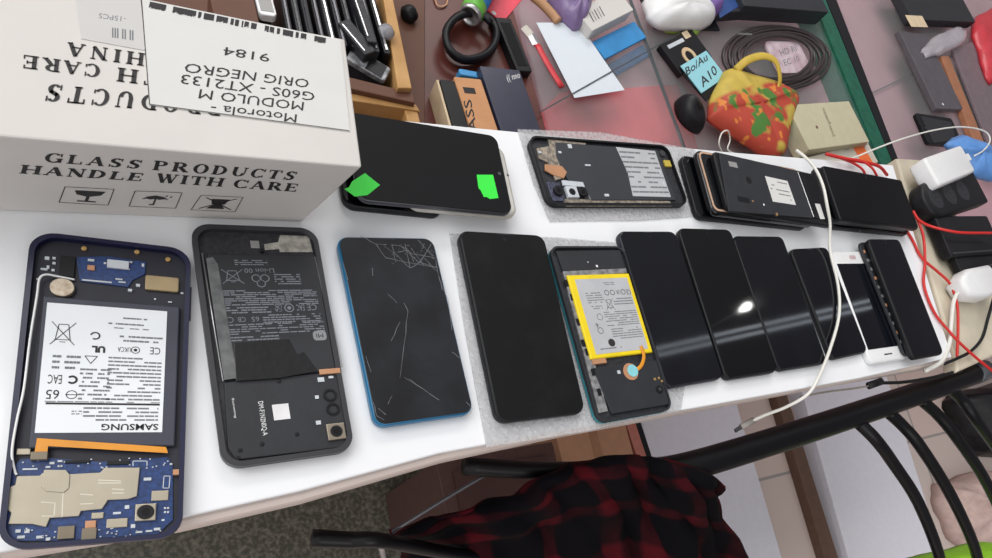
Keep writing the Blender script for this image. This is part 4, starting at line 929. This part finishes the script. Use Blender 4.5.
for k in range(5):
    a = Vector(s_.l(589 + k * 2.6, 12.5 - k * 1.5, .0202)); b = Vector(s_.l(594 + k * 2.6, 22 - k * 1.5, .0202)); mb.quadline(a, b, .0009 if k % 2 else .0016, .0203)
mb.keep = True; mb.build('barcode', M_INK, s_.root)
def lump(name, label, cat, px, z0, h, m, seed=1, amp=.3, group=None, n=5, flat=.6):
    """soft crumpled thing: outline dome with folds"""
    P = ccw([at2(x, y, z0 + h * .5) for x, y in px]); Rr = random.Random(seed); c = (sum(p[0] for p in P) / len(P), sum(p[1] for p in P) / len(P))
    Q_ = smooth([(p[0], p[1], 0) for p in P + P[:1]], 4)[:-1]; R_ = []
    ph = [Rr.uniform(0, 6.28) for _ in range(4)]
    for i in range(n + 2):
        f = i / (n + 1); rad = cos(f * pi / 2) ** flat if i <= n else .05; ring = []
        for k, p in enumerate(Q_):
            a = 2 * pi * k / len(Q_); z = z0 + h * sin(f * pi / 2) * (1 + amp * .5 * sin(5 * a + ph[0]) * cos(f * 3 + ph[1]) + amp * .3 * sin(9 * a + ph[2]) * (1 - f))
            rr = max(.03, rad) * (1 + amp * .12 * sin(7 * a + ph[3] + f * 4)); ring.append((c[0] + (p.x - c[0]) * rr, c[1] + (p.y - c[1]) * rr, max(z0, z)))
        R_.append(ring)
    o = MB().rings(R_).build(name, m, None, True); tag(o, label, cat, group); return o
lump('purple_bag', 'crumpled purple plastic bag at the top of the counter', 'bag', [(553, -12), (590, -14), (592, 10), (580, 26), (563, 14)], ZC + .0003, .03, mat('purple_film', (124, 104, 146), .3, bump=.5, bscale=80), 4)
stk = MB().tube([at(x, y, ZC + .008) for x, y in ((522, -12), (540, 2), (552, 14), (558, 22))], .006, 8, 5).build('wooden_stick', mat('tan_wood', (176, 134, 98), .6), None, True); tag(stk, 'tan wooden stick beside the purple bag', 'stick')
# white toy
ty = thing('toy_shoe', 'white sneaker-like toy with a lime green sole and purple trim', 'toy', at(683, 12, ZC)); lo = Vector(ty.location)
def lump_part(nm, px, z0, h, m, seed):
    o = lump(nm, '', '', px, z0, h, m, seed, .12); del o['label']; del o['category']
    o.parent = ty; o.location = -lo; return o
lump_part('upper', [(650, -8), (690, -16), (716, 6), (716, 18), (700, 24), (665, 22), (652, 12)], ZC + .006, .03, M_WHITEP, 2)
lump_part('sole', [(655, 14), (668, 20), (700, 26), (696, 33), (668, 30)], ZC, .012, mat('lime_sole', (150, 190, 70), .5), 3)
lump_part('trim', [(704, -8), (718, -6), (722, 10), (712, 8)], ZC + .012, .026, mat('purple_trim', (120, 92, 160), .4), 5)
cbox('dark_tray', 'black tray under the white toy', 'tray', [(640, -10), (700, -18), (716, 28), (652, 30)], .003, M_BLACK)
s_ = cbox('blister_pack', 'black blister pack with a cream ring beneath the handwritten blue tag', 'package', [(662, 45), (691, 28), (712, 56), (681, 76)], .010, M_BLACK)
x, y = s_.l(690, 56, .011); b = MB(); b.ringwall([(x + .015 * cos(i * pi / 12), y + .015 * sin(i * pi / 12)) for i in range(24)], [(x + .009 * cos(i * pi / 12), y + .009 * sin(i * pi / 12)) for i in range(24)], .010, .011); b.build('cream_ring', mat('cream_ring', (200, 176, 140), .6), s_.root)
s_.box('barcode', s_.r([(668, 46), (682, 37), (684, 40), (670, 50)], .0105), .0100, .0104, M_SOLDER); s_.box('price_tab', s_.r([(682, 32), (688, 30), (691, 37), (685, 39)], .0105), .0100, .0104, mat('cream_card', (206, 186, 156)))
s_ = cbox('price_tag', 'pale blue tag handwritten Bo/Au A10 on the blister pack', 'tag', [(683, 65), (706, 50), (724, 74), (702, 97)], .0015, mat('pale_blue_paper', (142, 200, 212), .6, var=.02), ZC + .0125, .0002, .0005)
lead(s_, 'Bo/Au', (687, 76), (708, 60), (685, 68), M_INK, bold=.01); lead(s_, 'A10', (703, 88), (718, 73), (699, 79), M_INK, bold=.01)
cbox('black_backing_card', 'black backing card under the pale blue tag', 'card', [(683, 72), (700, 62), (722, 82), (707, 104)], .0018, M_BLACK, ZC + .0103, .0002, .0005)
s_ = cbox('blue_panel_box', 'dark grey box with a blue front near the top of the counter', 'box', [(706, -22), (738, -34), (752, 2), (716, 22)], .02, M_MATTE); s_.poly('blue_face', [(714, -12), (738, -24), (749, 0), (720, 18)], .02, .0206, mat('steel_blue_face', (44, 74, 132), .35))
s_ = cbox('long_black_box', 'long black box lying diagonally behind the coiled cable', 'box', [(762, -14), (806, -34), (816, -12), (728, 32)], .03, mat('charcoal_card', (40, 42, 48), .5)); s_.box('silver_text_panel', s_.r([(739, 36), (750, 30), (751, 32), (740, 38)], .0303), .03, .0304, M_GREYT)
for k, (rx, ry) in enumerate(((50, 31),)):
    cc = coil('bagged_cable', 'dark brown cable coiled in a clear bag around a pale card', 778, 58, 54, 32, 7, .0030, mat('dark_brown_cable', (52, 44, 46), .4), ZC, 5, 2.2, pitch=.33, rad_step=.052)
s_ = cbox('round_card', 'pale card with pink marks in the middle of the coiled cable', 'card', [(768, 45), (800, 38), (808, 68), (780, 78)], .004, mat('pale_pink_card', (196, 182, 188), .6, rgb2=(176, 150, 160), scale=60), ZC, .0003, .012)
lead(s_, 'HD RI', (781, 56), (797, 51), (779, 50), M_GREYINK); lead(s_, 'EC 10', (785, 66), (800, 61), (783, 60), M_GREYINK)
# mouse
ms = thing('computer_mouse', 'black computer mouse on the counter beside the flowered bag', 'mouse', at(691, 112, ZC)); lo = Vector(ms.location)
a = at(681, 95, ZC + .012) - lo; b = at(704, 129, ZC + .012) - lo; d = (b - a); d.z = 0; L = d.length; d.normalize(); n = Vector((-d.y, d.x, 0)); R_ = []; mid = (a + b) / 2; mid.z = 0
for i in range(9):
    f = i / 8; z = .026 * sin(f * pi / 2); k = cos(f * pi / 2) ** .55 if i < 8 else .06; R_.append([mid + d * (L / 2 * k * cos(t_ * pi / 14)) + n * (L * .33 * k * sin(t_ * pi / 14) * (1 - .12 * cos(t_ * pi / 14 * 2))) + Vector((0, 0, max(0, z * (1 - .12 * cos(t_ * pi / 14))))) for t_ in range(28)])
MB().rings(R_).build('shell', M_BLACK, ms, True)
q = mid - d * L * .22 + Vector((0, 0, .026)); MB().tube([q - d * .005, q + d * .005], .0028, 10, 0).build('scroll_wheel', M_MATTE, ms)
lw, lo_ = cable('thin_wire_loop', 'thin white wire looping out beneath the flowered bag', [(722, 152, ZC + .01), (719, 143, ZC + .02), (722, 133, ZC + .025), (728, 131, ZC + .025), (730, 140, ZC + .015), (728, 150, ZC + .01), (740, 156, ZC + .005)], .0011, M_CABLEW)
# flowered bag
def bag_mat():
    m = mat('yellow_flowered_fabric', (188, 164, 70), .6, var=.08, bump=.4, bscale=60); n = m.node_tree; b = n.nodes['Principled BSDF']
    t = n.nodes.new('ShaderNodeTexCoord')
    def blob(scale, lo, hi, off):
        v = n.nodes.new('ShaderNodeTexNoise'); v.inputs['Scale'].default_value = scale; v.inputs['Detail'].default_value = 1.5
        mp = n.nodes.new('ShaderNodeMapping'); mp.inputs['Location'].default_value = off; n.links.new(t.outputs['Object'], mp.inputs[0]); n.links.new(mp.outputs[0], v.inputs['Vector'])
        r = n.nodes.new('ShaderNodeValToRGB'); r.color_ramp.elements[0].position = lo; r.color_ramp.elements[1].position = hi; n.links.new(v.outputs['Fac'], r.inputs[0]); return r.outputs[0]
    src = b.inputs['Base Color'].links[0].from_socket
    sx = n.nodes.new('ShaderNodeSeparateXYZ'); n.links.new(t.outputs['Object'], sx.inputs[0])
    mrx = n.nodes.new('ShaderNodeMapRange'); mrx.inputs[1].default_value = -.022; mrx.inputs[2].default_value = -.016; mrx.inputs[3].default_value = 0; mrx.inputs[4].default_value = 1; n.links.new(sx.outputs['X'], mrx.inputs[0])
    def mixc(fac, a_, col):
        x = n.nodes.new('ShaderNodeMix'); x.data_type = 'RGBA'; n.links.new(fac, x.inputs[0]); n.links.new(a_, x.inputs[6]); x.inputs[7].default_value = (*[lin(c) for c in col], 1); return x.outputs[2]
    def mul(a_, b_): x = n.nodes.new('ShaderNodeMath'); x.operation = 'MULTIPLY'; n.links.new(a_, x.inputs[0]); n.links.new(b_, x.inputs[1]); return x.outputs[0]
    c1 = mixc(mul(blob(26, .40, .50, (0, 0, 0)), mrx.outputs[0]), src, (172, 62, 44)); c2 = mixc(mul(blob(34, .57, .62, (3, 1, 0)), mrx.outputs[0]), c1, (70, 118, 46)); c3 = mixc(mul(blob(60, .62, .66, (7, 4, 0)), mrx.outputs[0]), c2, (206, 124, 50))
    n.links.new(c3, b.inputs['Base Color']); return m
fb_ = thing('flowered_bag', 'yellow fabric shopping bag printed with red fruit and green leaves', 'bag', at(757, 108, ZC)); lo = Vector(fb_.location)
MBG = bag_mat()
o = lump('bag_body', '', '', [(729, 68), (738, 69), (770, 79), (795, 90), (800, 96), (797, 112), (789, 146), (782, 156), (774, 156), (742, 137), (715, 118), (711, 111), (716, 92), (724, 72)], ZC + .0135, .022, MBG, 8, .18, n=7, flat=.28)
del o['label']; del o['category']; o.parent = fb_
for v in o.data.vertices: v.co -= lo
MB().tube([at(x, y, z) - lo for x, y, z in ((736, 70, ZC + .03), (748, 60, ZC + .045), (764, 56, ZC + .05), (776, 62, ZC + .05), (780, 78, ZC + .04), (778, 90, ZC + .03))], .006, 10, 5, flat=.4).build('handle', mat('yellow_fabric', (196, 168, 66), .6, bump=.3), fb_, True)
# beige boxes
s_ = cbox('beige_booklet_box', 'beige box with faint brown print right of the flowered bag', 'box', [(800, 114), (848, 92), (862, 134), (806, 160)], .03, mat('beige_card', (186, 180, 152), .7, var=.03))
lead(s_, 'Screen Protector', (833, 137), (822, 108), (836, 136), mat('brown_print', (110, 80, 70), .7)); s_.disc('emblem', 817, 127, .003, .03, .0303, mat('brown_print', (110, 80, 70)))
MB().box(s_.w / 2, -s_.h / 2, 0, s_.w / 2 + .008, s_.h / 2, .024, .001).build('white_flap', M_PAPER, s_.root)
s_ = cbox('orange_banded_box', 'low beige box with an orange band, in front of the taller beige box', 'box', [(806, 162), (852, 140), (872, 140), (880, 168), (816, 172)][:1] + [(866, 138), (880, 166), (816, 176)], .016, mat('beige_grey_card', (196, 190, 176), .7, var=.03))
s_.poly('orange_band', [(851, 144), (860, 140), (874, 164), (864, 166)], .016, .0163, mat('orange_ink', (230, 110, 50), .6)); lead(s_, 'HD', (845, 150), (842, 144), (849, 149), M_GREYINK)

# beyond the green edge
M_GREYB = mat('grey_plastic_case', (84, 80, 86), .4)
s_ = cbox('grey_device_box', 'long dark grey device box beside the wooden strip', 'box', [(903, 36), (928, 30), (958, 106), (938, 112)], .012, M_GREYB); s_.disc('white_mark', 943, 104, .003, .012, .0123, M_WHITEP); s_.disc('white_mark', 938, 91, .002, .012, .0123, M_GREYT)
ws = MB().prism([at2(x, y, ZC + .012) for x, y in ((941, 56), (949, 56), (990, 156), (981, 158))], ZC, ZC + .012, .001).build('wooden_strip', mat('orange_brown_wood', (156, 104, 76), .5, var=.1)); tag(ws, 'thin orange brown wooden strip on the far counter', 'strip')
gp = MB().prism([at2(x, y, ZC + .006) for x, y in ((953, 50), (1043, 10), (1083, 150), (995, 160))], ZC, ZC + .006, .001).build('grey_board', mat('mauve_grey_panel', (112, 98, 104), .5)); tag(gp, 'mauve grey panel right of the wooden strip', 'panel')
s_ = cbox('black_case', 'black case with a cream sticker at the top of the far counter', 'case', [(898, -14), (955, -30), (962, 12), (916, 30)], .02, M_MATTE); s_.box('cream_sticker', s_.r([(908, 19), (920, 12), (926, 23), (913, 31)], .0203), .02, .0203, mat('cream_card', (206, 186, 156)))
lump('clear_plastic_bag', 'crumpled clear plastic bag on the far counter', 'bag', [(924, 48), (938, 34), (962, 26), (968, 38), (946, 52), (928, 56)], ZC + .013, .012, glassy('clear_film', (200, 196, 204), .55, .15), 6, .5)
lump('crumpled_wrapper', 'crumpled red wrapper at the upper right corner', 'wrapper', [(976, 20), (1004, 6), (1020, 60), (994, 80), (982, 50)], ZC + .0065, .025, mat('red_wrapper', (188, 48, 60), .35, bump=.5, bscale=60), 9, .4)
s_ = cbox('opened_smartphone', 'opened black phone lying on the far counter behind the white charger', 'phone', [(914, 111), (954, 120), (961, 143), (931, 147)], .008, M_BLACK, rad=.006); s_.poly('inner_frame', [(921, 116), (951, 122), (956, 140), (934, 143)], .008, .0088, M_PCBK); s_.dots('contacts', [(926, 128, .006, .003), (940, 130, .012, .004), (945, 122, .01, .002)], .0088, .0094, M_DSTEEL)
lump('blue_bag', 'crumpled light blue bag behind the white charger', 'bag', [(950, 142), (962, 134), (984, 142), (1000, 160), (996, 178), (978, 172), (966, 156)], 0.0, .02, mat('light_blue_film', (90, 140, 204), .4, bump=.4, bscale=80), 12, .35)

# ------------------------------------------------------------------ chair, garment, things on the floor
M_CH = mat('black_chair_paint', (6, 6, 10), .4, spec=.3, var=.2)
chr_ = thing('chair', 'black metal chair with curved back spindles in front of the table', 'chair', at(640, 500, ZF)); lo = Vector(chr_.location)
rail = [(976, 373, -.05), (940, 386, -.052), (860, 413, -.056), (780, 439, -.06), (690, 466, -.065), (640, 474, -.08)]
MB().tube([at(*p) - lo for p in rail], .0165, 14, 5, taper=lambda f: 1.0 - .12 * f).build('top_rail', M_CH, chr_, True)
MB().tube([at(983, 370.5, -.05) - lo, at(972, 374, -.05) - lo], .0172, 14, 0).build('end_cap', mat('grey_cap', (74, 78, 84), .3), chr_, True)
MB().tube([at(*p) - lo for p in ((650, 474, -.085), (600, 470, -.10), (530, 470, -.10), (464, 466, -.10))], .0085, 10, 5).build('cross_rail', M_CH, chr_, True)
MB().tube([at(*p) - lo for p in ((312, 538, -.13), (350, 540, -.13), (385, 541, -.13), (470, 556, -.20), (560, 560, -.24))], .0075, 12, 5, taper=lambda f: 1.0 - .2 * f).build('armrest', M_CH, chr_, True)
MB().tube([at(*p) - lo for p in ((381, 545, -.135), (383, 553, -.16), (388, 580, -.3))], .003, 8, 4).build('chrome_support', M_STEEL, chr_, True)
MB().tube([at(*p) - lo for p in ((392, 532, -.14), (440, 502, -.125), (492, 471, -.11))], .0018, 8, 4).build('metal_rod', M_DSTEEL, chr_, True)
for pts in (((858, 422, -.06), (876, 440, -.06), (893, 463, -.08), (918, 502, -.11), (938, 552, -.16), (944, 585, -.22)),
            ((887, 411, -.06), (903, 426, -.066), (920, 446, -.07), (949, 492, -.10), (973, 543, -.15), (982, 580, -.2)),
            ((920, 399, -.058), (937, 414, -.064), (954, 434, -.07), (981, 473, -.10), (1000, 510, -.14)),
            ((949, 388, -.056), (962, 400, -.062), (975, 418, -.065), (1000, 453, -.1))):
    MB().tube([at(*p) - lo for p in pts], .0082, 10, 5).build('back_spindle', M_CH, chr_, True)
for a_ in ((600, 520, -.16), (660, 530, -.16)):
    p = at(*a_) - lo; MB().tube([p, Vector((p.x, p.y, 0))], .010, 10, 0).build('leg', M_CH, chr_, True)
q = at(700, 640, -.35) - lo; 
for k in (0, 1):
    p = at(760 + k * 110, 700, -.35) - lo; MB().tube([p, Vector((p.x, p.y, 0))], .010, 10, 0).build('leg', M_CH, chr_, True)
sp_ = [at(x, y, -.33) - lo for x, y in ((640, 600), (1010, 600), (1010, 720), (640, 720))]; MB().prism([(p.x, p.y) for p in sp_], sp_[0].z - .03, sp_[0].z, .01).build('seat', M_CH, chr_)
lump('lime_cushion', 'lime green cushion on the chair at the bottom right corner', 'cushion', [(925, 566), (940, 553), (960, 549), (1005, 543), (1030, 600), (960, 640)], -.33, .09, mat('lime_green_fabric', (140, 200, 40), .7, bump=.3), 3, .1)

def plaid_mat():
    m = mat('red_black_plaid', (12, 8, 11), .95, spec=.1); n = m.node_tree; b = n.nodes['Principled BSDF']; uv = n.nodes.new('ShaderNodeTexCoord'); sp = n.nodes.new('ShaderNodeSeparateXYZ'); n.links.new(uv.outputs['UV'], sp.inputs[0])
    def band(s, sc, th):
        a = n.nodes.new('ShaderNodeMath'); a.operation = 'MULTIPLY'; a.inputs[1].default_value = sc; n.links.new(s, a.inputs[0])
        f = n.nodes.new('ShaderNodeMath'); f.operation = 'FRACT'; n.links.new(a.outputs[0], f.inputs[0]); c = n.nodes.new('ShaderNodeMath'); c.operation = 'PINGPONG'; c.inputs[1].default_value = .5; n.links.new(f.outputs[0], c.inputs[0]); g_ = n.nodes.new('ShaderNodeMapRange'); g_.inputs[1].default_value = th * .5 + .05; g_.inputs[2].default_value = th * .5 - .05; n.links.new(c.outputs[0], g_.inputs[0]); return g_.outputs[0]
    u, v = band(sp.outputs[0], 6.2, .36), band(sp.outputs[1], 3.6, .34); ad = n.nodes.new('ShaderNodeMath'); ad.operation = 'ADD'; n.links.new(u, ad.inputs[0]); n.links.new(v, ad.inputs[1])
    hf = n.nodes.new('ShaderNodeMath'); hf.operation = 'MULTIPLY'; hf.inputs[1].default_value = .5; n.links.new(ad.outputs[0], hf.inputs[0]); wn = n.nodes.new('ShaderNodeTexNoise'); wn.inputs['Scale'].default_value = 14; wm = n.nodes.new('ShaderNodeMapRange'); wm.inputs[1].default_value = .38; wm.inputs[2].default_value = .62; wm.inputs[3].default_value = .62; wm.inputs[4].default_value = 1.05; n.links.new(uv.outputs['Object'], wn.inputs['Vector']); n.links.new(wn.outputs['Fac'], wm.inputs[0]); h2 = n.nodes.new('ShaderNodeMath'); h2.operation = 'MULTIPLY'; n.links.new(hf.outputs[0], h2.inputs[0]); n.links.new(wm.outputs[0], h2.inputs[1]); hf = h2
    r = n.nodes.new('ShaderNodeValToRGB'); e = r.color_ramp.elements; e[0].color = (.002, .0017, .003, 1); e[1].position = .3; e[1].color = (.004, .0018, .003, 1); k = e.new(.85); k.color = (.060, .004, .007, 1)
    n.links.new(hf.outputs[0], r.inputs[0]); n.links.new(r.outputs[0], b.inputs['Base Color']); return m
rowsP = [[(392, 530, -.19), (436, 514, -.16), (480, 504, -.14), (516, 494, -.12), (540, 476, -.09), (575, 468, -.075), (603, 462, -.06), (625, 455, -.05), (654, 458, -.045), (680, 466, -.04), (706, 476, -.05), (716, 486, -.07)],
         [(392, 536, -.20), (436, 524, -.16), (480, 516, -.14), (520, 504, -.12), (548, 486, -.08), (580, 476, -.06), (606, 470, -.045), (630, 466, -.035), (656, 470, -.03), (682, 478, -.03), (704, 488, -.045), (722, 500, -.08)],
         [(396, 544, -.24), (440, 538, -.19), (484, 530, -.17), (526, 520, -.14), (560, 508, -.10), (590, 500, -.08), (616, 496, -.07), (640, 494, -.06), (664, 498, -.06), (690, 506, -.06), (712, 516, -.08), (732, 528, -.12)],
         [(404, 554, -.28), (446, 552, -.23), (490, 548, -.2), (534, 540, -.17), (568, 534, -.14), (598, 530, -.12), (624, 528, -.11), (648, 528, -.10), (672, 530, -.10), (698, 536, -.11), (720, 544, -.13), (741, 552, -.17)],
         [(410, 590, -.34), (456, 592, -.28), (500, 594, -.26), (544, 594, -.23), (580, 594, -.2), (610, 594, -.18), (636, 594, -.17), (660, 594, -.17), (684, 594, -.17), (706, 594, -.18), (728, 594, -.2), (756, 590, -.24)]]
g = []
for r_ in rowsP: g.append(smooth([at(*p) for p in r_], 6))
cols = [smooth([g[i][j] for i in range(5)], 6) for j in range(len(g[0]))]
mb = MB(); V = []
nn = Vector((.3, -.2, .9)).normalized()
for j, c in enumerate(cols):
    V.append([mb.b.verts.new(p + nn * (.009 * sin(j * .33 + i * .22) + .005 * sin(j * .8 - i * .35) + .003 * sin(i * .9 + j * .2))) for i, p in enumerate(c)])
uvl = mb.b.loops.layers.uv.new('UVMap')
for j in range(len(V) - 1):
    for i in range(len(V[0]) - 1):
        f = mb.b.faces.new((V[j][i], V[j + 1][i], V[j + 1][i + 1], V[j][i + 1]))
        for lp_, (a_, b_) in zip(f.loops, ((j, i), (j + 1, i), (j + 1, i + 1), (j, i + 1))): lp_[uvl].uv = (a_ / len(V) + .012 * sin(b_ * .4), b_ / len(V[0]) + .03 * sin(a_ * .22))
gm = mb.build('plaid_shirt', plaid_mat(), None, True); so = gm.modifiers.new('cloth', 'SOLIDIFY'); so.thickness = .004; so.offset = -1
tag(gm, 'dark red and black plaid shirt draped over the chair', 'shirt')

M_WBOX = mat('white_box_card', (216, 215, 224), .6, var=.02)
for nm, lab, px, h in (('shallow_box', 'shallow white box on the floor left of the brown batten', ((645, 422), (734, 398), (790, 585), (690, 612)), .05),
                       ('shallow_box', 'shallow white box on the floor right of the brown batten', ((802, 385), (885, 362), (950, 590), (863, 612)), .05)):
    c4 = list(px); s_ = Slab(nm, lab, 'box', c4, ZF, h); MB().prism(rrect(s_.w, s_.h, .004, 2), 0, h - .02, .001).build('body', M_WBOX, s_.root); MB().prism(rrect(s_.w + .004, s_.h + .004, .005, 2), h - .02, h, .002).build('lid', M_WBOX, s_.root)
bt_ = MB().prism([at2(x, y, ZF + .03) for x, y in ((769, 372), (779, 369), (841, 566), (829, 570))], ZF, ZF + .03, .002).build('wooden_batten', mat('dark_brown_batten', (92, 68, 54), .5, var=.1)); tag(bt_, 'dark brown wooden batten on the floor between the two white boxes', 'batten')
s_ = cbox('floor_cabinet', 'low dark reddish brown cabinet in the shade under the table edge', 'cabinet', [(440, 462), (552, 440), (566, 500), (446, 530)], .30, mat('dark_red_brown', (74, 50, 46), .5, var=.1), ZF); MB().box(-s_.w / 2 + .02, -s_.h / 2 + .02, .30, s_.w / 2 - .02, s_.h / 2 - .02, .304).build('door', mat('dark_red_door', (66, 42, 38), .5), s_.root)
s_ = cbox('tan_box', 'tan cardboard box on the floor behind the plaid shirt', 'box', [(556, 432), (622, 420), (640, 470), (566, 480)], .22, mat('tan_card', (176, 132, 104), .7, var=.05), ZF); MB().box(-s_.w * .06, -s_.h / 2, .22, s_.w * .06, s_.h / 2, .2206).build('packing_tape', mat('tan_tape', (160, 116, 86), .4), s_.root)
s_ = cbox('post', 'pinkish post with a dark edge beside the tan box', 'post', [(627, 425), (636, 423), (648, 462), (640, 466)], .22, mat('salmon_post', (178, 112, 98), .5), ZF); MB().box(s_.w / 2, -s_.h / 2, 0, s_.w / 2 + .012, s_.h / 2, .22).build('dark_edge', M_BLACK, s_.root)
lump('pink_cloth', 'crumpled pinkish beige cloth on the floor below the spindles', 'cloth', [(945, 490), (960, 478), (1010, 470), (1030, 530), (980, 548), (958, 530)], ZF + .0005, .10, mat('pinkish_beige_cloth', (188, 164, 156), .8, bump=.3, bscale=40), 14, .4)
lump('black_bag', 'black bag on the floor at the right edge beyond the chair', 'bag', [(965, 395), (985, 385), (1040, 380), (1060, 450), (1000, 450), (980, 430)], ZF + .0005, .16, M_BLACK, 15, .3)

# ------------------------------------------------------------------ the shop's own lamps, out of view but mirrored in the screens
def emit(name, col, s_):
    m = mat(name, (230, 230, 230), .5); b = m.node_tree.nodes['Principled BSDF']; b.inputs['Emission Color'].default_value = (*col, 1); b.inputs['Emission Strength'].default_value = s_; return m
def mirrored(px, py, hgt):
    p = at(px, py, .0086); d = (p - EYE); d.z = -d.z; return p + d * ((hgt - p.z) / d.z)
HL = 2.0
o_ = mirrored(655, 349, HL); tl_ = thing('tube_lamp', 'twin slim tube lamp hanging high over the far counter', 'lamp', o_)
for dy in (0, 7):
    a, b = mirrored(655, 349 + dy, HL) - o_, mirrored(872, 300 + dy, HL) - o_
    MB().tube([a, (a + b) / 2, b], .010, 8, 0).build('tube', emit('tube_glow', (.8, .9, 1), 3.2), tl_, True)
e_ = (mirrored(655, 356, HL) - o_) / 2; MB().box(e_.x - .03, e_.y - .03, .012, e_.x + .03, e_.y + .03, .06).build('socket', M_WHITEP, tl_)
p = mirrored(746, 307, 1.9)
bl = thing('bulb_lamp', 'bare bright bulb hanging over the far counter', 'lamp', p)
MB().lathe([(.001, -.04), (.016, -.030), (.024, -.012), (.022, .012), (.014, .034), (.012, .045)], n=16).build('bulb', emit('bulb_glow', (1, .98, .95), 40), bl, True)
MB().lathe([(.014, .045), (.014, .07), (.003, .075), (.003, .3)], n=12).build('cord', M_WHITEP, bl, True)
